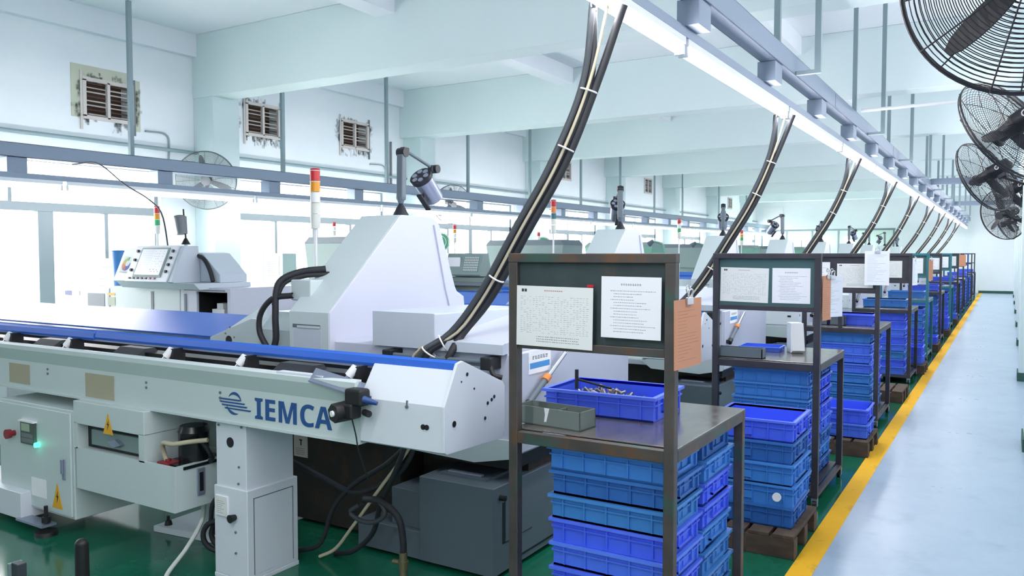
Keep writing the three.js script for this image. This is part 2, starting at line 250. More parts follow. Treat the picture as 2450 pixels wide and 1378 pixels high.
for (const [vz, vy, w, h, i] of VENTS) {
  const v = thing('wall_vent', ventNames[i], 'vent', [XL, vy, vz], Math.PI / 2, 'vents high on the window wall');      // local +z looks into the hall, local x runs towards -z
  part('duct', [box(-w / 2, w / 2, -h / 2, h / 2, -0.2, -0.19), box(-w / 2, w / 2, h / 2 - 0.004, h / 2, -0.2, -0.02), box(-w / 2, w / 2, -h / 2, -h / 2 + 0.004, -0.2, -0.02)], M.rust, v);
  part('frame', [box(-w / 2 - 0.03, w / 2 + 0.03, h / 2 - 0.015, h / 2 + 0.03, -0.02, 0.03), box(-w / 2 - 0.03, w / 2 + 0.03, -h / 2 - 0.03, -h / 2 + 0.015, -0.02, 0.03), box(-w / 2 - 0.03, -w / 2 + 0.015, -h / 2, h / 2, -0.02, 0.03), box(w / 2 - 0.015, w / 2 + 0.03, -h / 2, h / 2, -0.02, 0.03)], M.louver, v);
  part('centre_bar', box(-0.018, 0.018, -h / 2, h / 2, -0.02, 0.03), M.louver, v);
  for (let s = 0; s < 2; s++) for (let k = 0; k < 8; k++) { const y = -h / 2 + h * (k + 0.7) / 8.3, g = box(-w / 4 + 0.02, w / 4 - 0.02, -0.012, 0.012, -0.002, 0.002).rotateX(-0.7 - 0.25 * hash(k, s, i)).translate(s ? w / 4 : -w / 4, y, -0.01); part('louvre', g, k % 3 === 1 ? M.rust : M.louver, v); }
  if (i === 0) { part('backing_plate', [box(-w / 2 - 0.16, -w / 2 - 0.03, -h / 2 - 0.02, h / 2 + 0.17, 0, 0.012), box(w / 2 + 0.03, w / 2 + 0.13, -h / 2 - 0.1, h / 2 + 0.1, 0, 0.012), box(-w / 2 - 0.03, w / 2 + 0.03, h / 2 + 0.03, h / 2 + 0.17, 0, 0.012)], M.beigePlate, v); }
  if (i < 3) {
    const t = sootTex(w / (w + 0.6), h / (h + 0.7), 200 + i), o = meshOf('soot_stain', plane(w + 0.6, h + 0.7), new THREE.MeshStandardMaterial({ map: t, transparent: true, roughness: 0.95 }));
    o.position.z = i ? 0.004 : 0.016; v.add(o);
    for (const s of [-1, 1]) part('bracket', [box(s * (w / 2 + 0.045) - 0.014, s * (w / 2 + 0.045) + 0.014, -h / 2 - 0.16, h / 2 + 0.1, 0.012, 0.024)], s > 0 ? M.fanGrey : M.louver, v);
  }
}
// pipe and conduits along the left wall
single('wall_pipe', 'thin grey pipe running along the window wall under the vents', 'pipe', [cyl([XL + 0.06, 2.9, ZF - 0.1], [XL + 0.06, 2.95, ZB + 0.1], 0.024, 0.024, 10)], M.pole);
single('conduit', 'thin bent conduit beside the left vent', 'conduit', tube([[XL + 0.02, 3.12, -6.45], [XL + 0.02, 3.12, -6.72], [XL + 0.02, 3.08, -6.78], [XL + 0.02, 2.7, -6.78]], 0.012, 20, 6), M.pole);
single('conduit', 'thin bent conduit below the third vent', 'conduit', tube([[XL + 0.02, 3.1, -10.75], [XL + 0.02, 3.1, -11.1], [XL + 0.02, 3.05, -11.15], [XL + 0.02, 2.75, -11.15]], 0.01, 20, 6), M.pole);
single('conduit', 'dark vertical conduit beside the column under the second beam', 'conduit', cyl([XL + 0.03, 2.7, -11.3], [XL + 0.03, 3.55, -11.3], 0.02, 0.02, 8), M.fanGrey);

// ---------------------------------------------------------------- cable trays with LED battens
function trayRow(kind, power, x0, z0, x1, z1, yLed0, yLed1, trayLo, trayHi, trayW, hang, side, battens) {
  // local frame: z along the row (origin at start), built straight and turned into place
  const L = Math.hypot(x1 - x0, z1 - z0), turn = Math.atan2(-(x1 - x0), -(z1 - z0)), pitch = Math.atan2(yLed1 - yLed0, L);
  const place = (o) => { o.rotation.order = 'YXZ'; o.rotation.y = turn; o.rotation.x = pitch; };
  const t = thing('cable_tray', kind === 'front' ? 'long galvanised cable tray hung above the racks of crates' : 'long galvanised cable tray hung in front of the windows', 'cable tray', [x0, yLed0, z0]); place(t);
  const w = trayW, s = side;
  part('channel', [box(0, s * w, trayLo, trayLo + 0.006, -L, 0), box(0, s * 0.006, trayLo, trayHi, -L, 0), box(s * (w - 0.006), s * w, trayLo, trayHi, -L, 0), box(s * (w - 0.03), s * w, trayHi - 0.005, trayHi, -L, 0), box(0, s * 0.03, trayHi - 0.005, trayHi, -L, 0)], M.galv, t);
  part('lamp_rail', [box(-0.03, 0.03, 0.115, 0.155, -L, 0, 0.004), box(-0.03, -0.022, 0.10, 0.12, -L, 0), box(0.022, 0.03, 0.10, 0.12, -L, 0)], M.galv, t);
    for (let z = kind === 'front' ? 0.65 : 0.42; z < L; z += kind === 'front' ? 1.65 : 1.7) part('upright', [box(-0.02, s * (w - 0.01), 0.155, trayLo, -z - 0.1, -z + 0.1, 0.004)], M.galv, t);
  for (let k = 0; k < 9; k++) part('joint_plate', box(s * w, s * (w + 0.003), trayLo + 0.015, trayHi - 0.015, -L * (k + 0.6) / 9 - 0.08, -L * (k + 0.6) / 9 + 0.08), M.galv, t);
  const n = battens, l = L / n;
  for (let k = 0; k < n; k++) {
    const b = thing('led_batten', `${ORD[k]} LED batten ${k ? 'from the camera ' : ''}on the rail ${kind === 'front' ? 'above the crate racks' : 'before the windows'}`, 'lamp', [0, 0, 0], 0, kind === 'front' ? 'LED battens above the racks' : 'LED battens before the windows');
    const f = (k + 0.5) / n; b.position.set(x0 + (x1 - x0) * f, yLed0 + (yLed1 - yLed0) * f, z0 + (z1 - z0) * f); place(b);
    part('housing', [box(-0.028, 0.028, 0.06, 0.11, -l / 2 + 0.02, l / 2 - 0.02, 0.006)], M.cap, b);
    part('tube', cyl([-0.008, 0.03, -l / 2 + 0.03], [-0.008, 0.03, l / 2 - 0.03], 0.026, 0.026, 14), M.led, b);
    for (const e of [-1, 1]) part('end_cap', box(-0.036, 0.02, 0.002, 0.06, e * (l / 2 - 0.03) - 0.012, e * (l / 2 - 0.03) + 0.012, 0.004), M.cap, b);
    const li = new THREE.RectAreaLight(LED_COLOR, LED_RADIANCE * power, 0.052, l - 0.06); li.position.set(-0.008, 0.0, 0); li.rotation.x = -Math.PI / 2; b.add(li);      // the round tube shines down and to both sides
    for (const e of [-1, 1]) { const q = new THREE.RectAreaLight(LED_COLOR, LED_RADIANCE * power * (kind === 'front' ? 0.7 : 1), l - 0.06, 0.052); q.position.set(-0.008 + e * 0.03, 0.03, 0); q.rotation.y = -e * Math.PI / 2; b.add(q); }
  }
  return { at: (z) => { const f = (z - z0) / (z1 - z0); return [x0 + (x1 - x0) * f, yLed0 + (yLed1 - yLed0) * f]; } };
}
const rowA = trayRow('front', 1, -1.63, 2.8, -1.32, -35.6, 2.69, 2.48, 0.30, 0.45, 0.12, true, 1, 16);
const rowB = trayRow('rear', 0.3, -8.6, 2.8, -8.6, -35.6, 2.20, 2.28, 0.314, 0.46, 0.2, true, -1, 15);
// battens on the right wall above the walkway, just outside the frame: they light the walkway side of racks and machines
for (let k = 0; k < 9; k++) {
  const z = 1.6 - k * 4.2, b = thing('wall_batten', `${ORD[k]} LED batten on the wall over the walkway`, 'lamp', [XR - 0.03, 3.1, z], 0, 'LED battens on the walkway wall');
  part('housing', box(-0.01, 0.03, -0.03, 0.05, -1.2, 1.2, 0.006), M.cap, b); part('tube', cyl([-0.03, 0, -1.18], [-0.03, 0, 1.18], 0.022, 0.022, 14), M.led, b);
  const q = new THREE.RectAreaLight(LED_COLOR, LED_RADIANCE * 1.3, 2.36, 0.06); q.position.set(-0.056, 0, 0); q.rotation.y = Math.PI / 2; b.add(q);
}
// hangers: square tubes from the ceiling to the trays
[-5.82, -8.16, -10.42, -12.8, -15.16, -17.61, -19.94, -22.4, -24.8, -28.6, -32.2].forEach((z, i) => single('tray_hanger', `${ORD[i]} thin steel hanger holding the tray before the windows`, 'hanger', box(-8.85, -8.805, 2.62, HC, z - 0.025, z + 0.025), M.pole, 'hangers of the rear tray'));
[-3.2, -6.6, -10.2, -13.2, -16.2, -19.2, -22.2, -25.2, -28.2, -31.2].forEach((z, i) => {
  const [x, y] = rowA.at(z);
  for (const s of [0, 1]) single('tray_hanger', `${ORD[i]} ${s ? 'right' : 'left'} steel hanger of the tray above the racks`, 'hanger', s ? [box(x + 0.26, x + 0.305, y + 0.30, HC, z - 0.022, z + 0.022), box(x + 0.122, x + 0.26, y + 0.30, y + 0.33, z - 0.02, z + 0.02)] : box(x - 0.05, x - 0.003, y + 0.30, HC, z - 0.022, z + 0.022), M.pole, 'hangers of the front tray');
});
for (const [z, y] of [[-9.3, 3.06], [-18.5, 3.0], [-26, 2.95]]) single('cross_tube', z > -10 ? 'thin white lamp tube crossing to the fans' : z > -20 ? 'galvanised cross tray reaching over to the wall fans' : 'far galvanised cross bar between tray and wall', 'bar', z > -10 ? cyl([-1.35, y, z], [XR, y + 0.03, z], 0.018, 0.018, 8) : box(-1.35, XR, y - 0.06, y + 0.06, z - 0.05, z + 0.05), z > -10 ? M.white : M.galv);

// ---------------------------------------------------------------- bar feeders
const font = await new FontLoader().loadAsync('fonts/droid/droid_sans_bold.typeface.json');
function boltRow(pts, r, m, parent, name = 'bolt') { for (const [x, y, z] of pts) part(name, cyl([x, y, z - 0.004], [x, y, z + 0.004], r, r, 10), m, parent); }
function triangleSign(parent, name, x, y, z, w, h) {
  const s = part(name, prismZ([[x - w / 2, y - h / 2], [x + w / 2, y - h / 2], [x, y + h / 2]], z, z + 0.002), M.warn, parent);
  part('bolt_mark', prismZ([[x + 0.1 * w, y + 0.2 * h], [x - 0.1 * w, y - 0.06 * h], [x, y - 0.06 * h], [x - 0.06 * w, y - 0.3 * h], [x + 0.13 * w, y], [x + 0.02 * w, y]], z + 0.002, z + 0.003), M.black, s);
}
// origin: aisle end of the feeder on the floor, front face at z = 0, the feeder runs to -x
function makeFeeder(label, full) {
  const f = thing('bar_feeder', label, 'bar feeder', [0, 0, 0], 0, 'bar feeders between the lathes');
  const X0 = -3.95;
  part('beam', [prismX([[-0.43, 0.765], [0, 0.765], [0, 0.925], [0.028, 0.995], [0.028, 1.018], [0.012, 1.026], [-0.012, 1.026], [-0.012, 1.0], [-0.018, 0.93], [-0.06, 0.9], [-0.40, 0.9], [-0.415, 1.0], [-0.43, 1.0]], X0, -0.43, 0.002)], M.feeder, f);
  part('beam_flange', box(X0, -0.43, 0.757, 0.768, -0.43, 0.012), M.feeder, f);
  part('guide_channel', [prismX([[-0.38, 0.9], [-0.06, 0.9], [-0.10, 0.97], [-0.34, 0.97]], X0, -0.44), box(X0, -0.44, 0.985, 1.02, -0.24, -0.14)], M.black, f);
  part('rear_cover', prismX([[-0.30, 1.03], [-0.43, 1.0], [-0.43, 0.9], [-0.36, 0.9]], X0, -0.43), M.tankDark, f);
  // blue lid edge, in two lengths
  const lid = [[-0.135, 1.078], [-0.10, 1.072], [-0.095, 1.085], [-0.10, 1.112], [-0.112, 1.122], [-0.135, 1.118]];
  part('lid', prismX(lid, -2.465, -0.012, 0.003), M.lidBlue, f); part('lid', prismX(lid.map(([z, y]) => [z, y - 0.006]), X0, -2.48, 0.003), M.lidBlue, f);
  part('lid_edge_strip', box(X0, -0.45, 1.062, 1.074, -0.13, -0.105), M.alu, f);
  // white end housing and end plate
  part('end_housing', prismX([[-0.42, 0.76], [-0.01, 0.768], [0, 0.775], [0, 0.955], [-0.09, 1.085], [-0.14, 1.09], [-0.42, 0.99]], -0.43, -0.008, 0.003), M.feederWhite, f);
  const ep = part('end_plate', prismX([[-0.435, 0.79], [-0.41, 0.755], [-0.012, 0.768], [0.004, 0.778], [0.004, 0.955], [-0.085, 1.115], [-0.12, 1.122], [-0.42, 1.0], [-0.435, 0.98]], -0.008, 0.006, 0.0015), M.feederWhite, f);
  for (const [y, z, r] of [[1.065, -0.15, 0.008], [1.0, -0.2, 0.005], [1.04, -0.11, 0.004], [0.925, -0.3, 0.008], [0.935, -0.33, 0.008], [0.945, -0.35, 0.008], [0.88, -0.06, 0.013], [0.865, -0.28, 0.008]]) part('hole', cyl([0.004, y, z], [0.0075, y, z], r, r, 10), M.black, ep);
  part('slot', [cyl([-0.1, 0.868, -0.002], [-0.1, 0.868, 0.0035], 0.011, 0.011, 12), cyl([-0.082, 0.868, -0.002], [-0.082, 0.868, 0.0035], 0.011, 0.011, 12)], M.black, f);
  for (const x of [-0.37, -0.18]) part('latch', [cyl([x, 0.94, -0.002], [x, 0.94, 0.006], 0.007, 0.007, 10), box(x - 0.003, x + 0.003, 0.945, 0.965, -0.002, 0.004)], M.fanGrey, f);
  // front leg
  const leg = part('leg', [box(-1.362, -1.152, 0.43, 0.757, -0.31, -0.02, 0.004)], M.feederWhite, f);
  part('leg_sleeve', [box(-1.372, -1.14, 0.02, 0.445, -0.325, -0.012, 0.004)], M.feederWhite, leg);
  part('inset_panel', box(-1.1405, -1.1385, 0.04, 0.40, -0.29, -0.05), M.feederWhite, leg);
  part('panel_seam', [box(-1.141, -1.138, 0.40, 0.404, -0.292, -0.048), box(-1.141, -1.138, 0.04, 0.404, -0.052, -0.048), box(-1.141, -1.138, 0.04, 0.404, -0.292, -0.288)], M.fanGrey, leg);
  part('inspection_hole', cyl([-1.26, 0.66, -0.022], [-1.26, 0.66, -0.017], 0.024, 0.024, 18), M.black, leg);
  part('base_plate', box(-1.374, -1.138, 0, 0.02, -0.327, -0.010, 0.002), M.feederWhite, leg);
  if (!full) return f;
  const id = part('instruction_card', box(-1.355, -1.27, 0.305, 0.40, -0.012, -0.004), M.white, leg); const cd = card('print', 0.083, 0.093, MP.small, id); cd.position.set(-1.3125, 0.3525, -0.003);
  part('clamp_knob', [cyl([-1.225, 0.31, -0.012], [-1.225, 0.31, 0.02], 0.014, 0.02, 12)], M.black, leg);
  boltRow([[-1.2, 0.55, -0.019], [-1.205, 0.47, -0.019], [-1.22, 0.24, -0.011], [-1.22, 0.14, -0.011], [-1.34, 0.735, -0.019], [-1.18, 0.74, -0.019]], 0.006, M.fanGrey, leg);
  // lettering and emblem on the beam
  const lt = new TextGeometry('IEMCA', { font, size: 0.1, depth: 0.0022, curveSegments: 8, bevelEnabled: false }); lt.computeBoundingBox();
  const bb = lt.boundingBox; lt.translate(-bb.min.x, -bb.min.y, 0); lt.scale(0.475 / (bb.max.x - bb.min.x), 0.098 / (bb.max.y - bb.min.y), 1); lt.translate(-1.062, 0.797, 0.0005);
  const word = part('lettering', lt, M.logo, f, 'blue brand lettering on the beam');
  const arc = (cx, cy, rx, ry, a0, a1, t) => { const p = []; for (let k = 0; k <= 14; k++) { const a = a0 + (a1 - a0) * k / 14; p.push([cx + rx * Math.cos(a), cy + ry * Math.sin(a)]); } for (let k = 14; k >= 0; k--) { const a = a0 + (a1 - a0) * k / 14, q = t * Math.sin(Math.PI * k / 14) + 0.001; p.push([cx + (rx - q) * Math.cos(a), cy + (ry - q) * Math.sin(a)]); } return prismZ(p, 0.0005, 0.0025); };
  part('emblem', [[-1.305, -1.165, 0.866], [-1.3, -1.135, 0.852], [-1.285, -1.12, 0.838], [-1.265, -1.095, 0.824]].map(([a, b, y]) => prismZ([[a, y], [b, y], [b + 0.006, y + 0.007], [a - 0.006, y + 0.007]], 0.0005, 0.0025)).concat([arc(-1.2, 0.862, 0.045, 0.045, 0.1, 2.7, 0.012), arc(-1.205, 0.845, 0.05, 0.045, 3.3, 5.3, 0.012)]), M.logo, word);
  // beige plates and bolt pairs
  for (const [a, b, y0, y1] of [[-3.18, -2.96, 0.79, 0.905], [-2.4, -2.14, 0.775, 0.905]]) part('access_plate', box(a, b, y0, y1, 0.0005, 0.003), M.beige, f, 'beige square access plate');
  for (const x of [-2.77, -1.865, -1.30, -0.575]) boltRow([[x, 0.895, 0], [x, 0.87, 0]], 0.007, M.fanGrey, f);
  part('lip_scuff_plate', box(-0.9, -0.62, 1.02, 1.03, -0.02, 0.02), M.feederWhite, f);
  // guide rollers under the lid
  for (const x of [-3.3, -2.66, -1.765, -1.22, -0.53]) {
    const r = part('roller', [cyl([x, 1.03, -0.045], [x + 0.025, 1.068, -0.06], 0.02, 0.018, 14)], M.white, f); part('roller_axle', cyl([x - 0.02, 1.0, -0.03], [x, 1.035, -0.045], 0.009, 0.009, 8), M.chrome, r);
    part('roller_arm', [box(x + 0.03, x + 0.05, 0.93, 1.07, -0.12, -0.05), box(x + 0.05, x + 0.1, 0.93, 1.0, -0.14, -0.06)], M.black, f);
  }
  for (const x of [-2.3, -1.05, -3.1]) part('cable_arch', prismX([[-0.3, 0.93], [-0.05, 0.93], [-0.08, 1.0], [-0.14, 1.04], [-0.2, 1.04]], x, x + 0.22), M.rubberGrey, f);
  // sloping deflector tray and black swivel clamp
  part('deflector', [prismX([[0.0, 0.0], [0.004, 0.0], [-0.03, 0.05], [-0.034, 0.05]], 0, 0.285).rotateZ(-0.15).translate(-0.685, 1.008, 0.032), box(0, 0.285, -0.006, 0, 0, 0.012).rotateZ(-0.15).translate(-0.685, 1.010, 0.028)], M.alu, f);
  const cp = part('swivel_clamp', [box(-0.45, -0.36, 0.93, 1.0, 0.01, 0.075, 0.012), box(-0.47, -0.40, 0.875, 0.94, 0.02, 0.085, 0.01), cyl([-0.455, 0.905, 0.03], [-0.475, 0.90, 0.11], 0.042, 0.04, 6)], M.black, f, 'black plastic swivel clamp');
  part('white_button', cyl([-0.475, 0.90, 0.108], [-0.478, 0.899, 0.118], 0.013, 0.012, 14), M.white, cp);
  part('blue_nozzle', cyl([-0.37, 0.96, 0.05], [-0.31, 0.945, 0.03], 0.018, 0.008, 10), M.navy, cp);
  part('thumb_screw', cyl([-0.37, 0.905, 0.04], [-0.335, 0.902, 0.05], 0.014, 0.014, 8), M.black, cp);
  part('wire', tube([[-0.42, 0.88, 0.06], [-0.425, 0.8, 0.03], [-0.43, 0.74, 0.012], [-0.432, 0.6, -0.05]], 0.003, 16, 5), M.black, cp);
  // control cabinet
  const cab = part('control_cabinet', box(-3.2, -2.44, 0.10, 0.70, -0.40, 0.05, 0.005), M.feeder, f);
  part('cabinet_door', box(-3.185, -2.455, 0.115, 0.685, 0.05, 0.062, 0.004), M.feeder, cab);
  const dp = part('display_unit', [box(-2.93, -2.785, 0.47, 0.60, 0.062, 0.078, 0.004)], M.screen, cab);
  part('display_hood', box(-2.935, -2.78, 0.598, 0.606, 0.062, 0.086), M.white, cab);
  part('display_screen', box(-2.915, -2.83, 0.545, 0.588, 0.078, 0.0795), M.lcd, cab); part('keypad', [box(-2.915, -2.80, 0.51, 0.533, 0.078, 0.0795), box(-2.915, -2.80, 0.482, 0.504, 0.078, 0.0795)], M.fanGrey, cab);
  part('emergency_button', [cyl([-3.02, 0.515, 0.062], [-3.02, 0.515, 0.085], 0.016, 0.016, 14), cyl([-3.02, 0.515, 0.085], [-3.02, 0.515, 0.11], 0.026, 0.028, 18)], M.darkRed, cab);
  part('indicator_lamp', [cyl([-2.765, 0.478, 0.062], [-2.765, 0.478, 0.085], 0.016, 0.014, 14)], M.glow, cab);
  const gl = new THREE.PointLight(0x30f0b0, 0.003); gl.position.set(-2.765, 0.478, 0.1); gl.castShadow = true; f.add(gl);
  part('door_handle', [box(-2.53, -2.505, 0.315, 0.43, 0.062, 0.07, 0.003), box(-2.528, -2.508, 0.35, 0.43, 0.07, 0.08, 0.003)], M.alu, cab);
  const pl = part('type_plate', box(-2.85, -2.70, 0.18, 0.285, 0.062, 0.0635), M.white, cab);
  triangleSign(f, 'voltage_sign', -2.59, 0.215, 0.062, 0.1, 0.14);
  // drawer housing with slot, tank below and pump behind
  part('drawer_housing', [box(-2.44, -1.82, 0.635, 0.757, -0.30, 0.05, 0.003), box(-2.44, -2.405, 0.50, 0.64, -0.30, 0.05), box(-1.865, -1.82, 0.50, 0.64, -0.30, 0.05), box(-2.41, -1.86, 0.50, 0.64, -0.30, -0.26)], M.feeder, f);
  const dr = part('drawer', [box(-2.345, -1.888, 0.521, 0.604, -0.02, 0.008, 0.003)], M.greyGreen, f); part('drawer_recess', [box(-2.404, -1.866, 0.501, 0.634, -0.03, -0.01)], M.black, dr);
  part('drawer_pull', [prismZ([[-2.17, 0.56], [-2.12, 0.535], [-2.05, 0.555], [-2.1, 0.58]], 0.012, 0.03)], M.alu, dr);
  triangleSign(f, 'hand_sign', -2.12, 0.665, 0.051, 0.085, 0.11);
  const tk = part('oil_tank', [box(-2.40, -1.60, 0.285, 0.30, -0.32, 0.034), box(-2.42, -1.585, 0.283, 0.507, 0.035, 0.05), box(-1.60, -1.585, 0.283, 0.507, -0.33, 0.0345), box(-2.42, -2.40, 0.283, 0.4995, -0.33, 0.0345), box(-2.40, -1.60, 0.283, 0.507, -0.33, -0.321), box(-2.40, -1.82, 0.30, 0.4995, -0.32, 0.0345)], M.feeder, f);
  part('tank_cover', box(-1.815, -1.602, 0.47, 0.485, -0.31, 0.034), M.tankDark, tk);
  part('level_gauge', [box(-1.585, -1.575, 0.34, 0.475, -0.12, -0.075, 0.004)], M.alu, tk); part('gauge_window', box(-1.575, -1.5735, 0.36, 0.455, -0.108, -0.087), M.black, tk);
  const pm = part('pump_motor', [cyl([-1.66, 0.485, -0.12], [-1.66, 0.65, -0.12], 0.075, 0.075, 20), cyl([-1.66, 0.65, -0.12], [-1.66, 0.68, -0.12], 0.078, 0.066, 20), box(-1.78, -1.58, 0.485, 0.50, -0.22, 0.0)], M.blackGloss, f);
  part('pump_hose', tube([[-1.745, 0.49, -0.03], [-1.765, 0.55, -0.02], [-1.74, 0.6, 0.0], [-1.66, 0.605, 0.0], [-1.58, 0.62, -0.03], [-1.5, 0.63, -0.08]], 0.012, 28, 8), M.paleCable, pm);
  part('hose_fitting', [cyl([-1.745, 0.485, -0.03], [-1.745, 0.515, -0.03], 0.017, 0.014, 10), box(-1.78, -1.69, 0.485, 0.505, -0.07, 0.01, 0.004)], M.darkRed, pm);
  part('return_hose', tube([[-1.56, 0.63, -0.08], [-1.535, 0.58, -0.1], [-1.545, 0.52, -0.14], [-1.6, 0.49, -0.16]], 0.012, 18, 8), M.rubber, pm);
  // rear leg with foot plate
  part('rear_leg', [box(-1.93, -1.73, 0.03, 0.757, -0.55, -0.36, 0.004)], M.feeder, f);
  const fp = part('foot_plate', [prismY([[-2.18, -0.24], [-1.73, -0.29], [-1.70, -0.6], [-2.2, -0.58]], 0, 0.035, 0.004)], M.feederWhite, f);
  for (const [x, z] of [[-2.12, -0.29], [-1.78, -0.33]]) part('levelling_screw', [cyl([x, 0.035, z], [x, 0.06, z], 0.022, 0.016, 10), cyl([x, 0.05, z], [x, 0.085, z], 0.009, 0.009, 8)], M.black, fp);
  // far left foot with bar and screw
  part('side_foot', [box(-3.6, -2.86, 0.05, 0.2, -0.25, 0.12, 0.004)], M.feederWhite, f);
  part('levelling_foot', [cyl([-2.64, 0.03, 0.1], [-2.64, 0.16, 0.1], 0.011, 0.011, 8), cyl([-2.64, 0.07, 0.1], [-2.64, 0.10, 0.1], 0.024, 0.024, 8), cyl([-2.64, 0, 0.1], [-2.64, 0.022, 0.1], 0.06, 0.055, 18)], M.black, f);
  part('foot_bar', box(-2.88, -2.61, 0.05, 0.062, 0.06, 0.14), M.alu, f);
  return f;
}
const FEED0 = [-1.84, 0, -2.5];
const feeder0 = makeFeeder('nearest white bar feeder with blue IEMCA lettering and blue lid edge', true); feeder0.position.set(...FEED0);
const feederPlain = makeFeeder('second white bar feeder whose end plate shows behind the hanging orange card', false); feederPlain.position.set(-1.86, 0, -5.6);
for (let k = 2; k < 8; k++) copyOf(feederPlain, [-1.9, 0, -2.5 - 3.25 * k], 0, `white bar feeder end plate beyond the ${ORD[k]} steel rack`);
// cables around the near feeder
single('power_cable', 'thin white cable curving down beside the feeder leg', 'cable', tube([[-3.55, 0.34, -2.72], [-3.5, 0.18, -2.66], [-3.47, 0.08, -2.55], [-3.36, 0.02, -2.35], [-3.2, 0.012, -2.25]], 0.011, 30, 8), M.whiteCable);
single('cable_coil', 'coil of black cable hanging behind the feeder leg', 'cable', [torus(0.075, 0.014, 28, 8).rotateY(0.5).translate(-3.38, 0.12, -2.66), torus(0.07, 0.013, 28, 8).rotateY(0.35).translate(-3.37, 0.12, -2.69), tube([[-3.43, 0.19, -2.66], [-3.41, 0.28, -2.66], [-3.36, 0.36, -2.7]], 0.012, 14, 8)], M.rubber);
{
  const p = thing('guard_post', 'short black post on the green floor in front of the feeder', 'post', [-3.40, 0, -1.97]); part('post', cyl([0, 0.012, 0], [0, 0.285, 0], 0.03, 0.028, 20), M.black, p); part('cap', new THREE.SphereGeometry(0.028, 16, 8, 0, 7, 0, Math.PI / 2).translate(0, 0.285, 0), M.black, p); part('flange', cyl([0, 0, 0], [0, 0.012, 0], 0.06, 0.06, 20), M.rubberGrey, p);
  const q = thing('guard_post', 'stubby grey bracket post at the lower left corner', 'post', [-3.88, 0, -1.95]); part('post', box(-0.03, 0.03, 0.012, 0.115, -0.02, 0.02, 0.004), M.tankDark, q); part('flange', box(-0.12, 0.14, 0, 0.012, -0.06, 0.06), M.tankDark, q); part('side_plate', box(-0.045, -0.03, 0.012, 0.11, -0.03, 0.03), M.greyGreen, q);
}

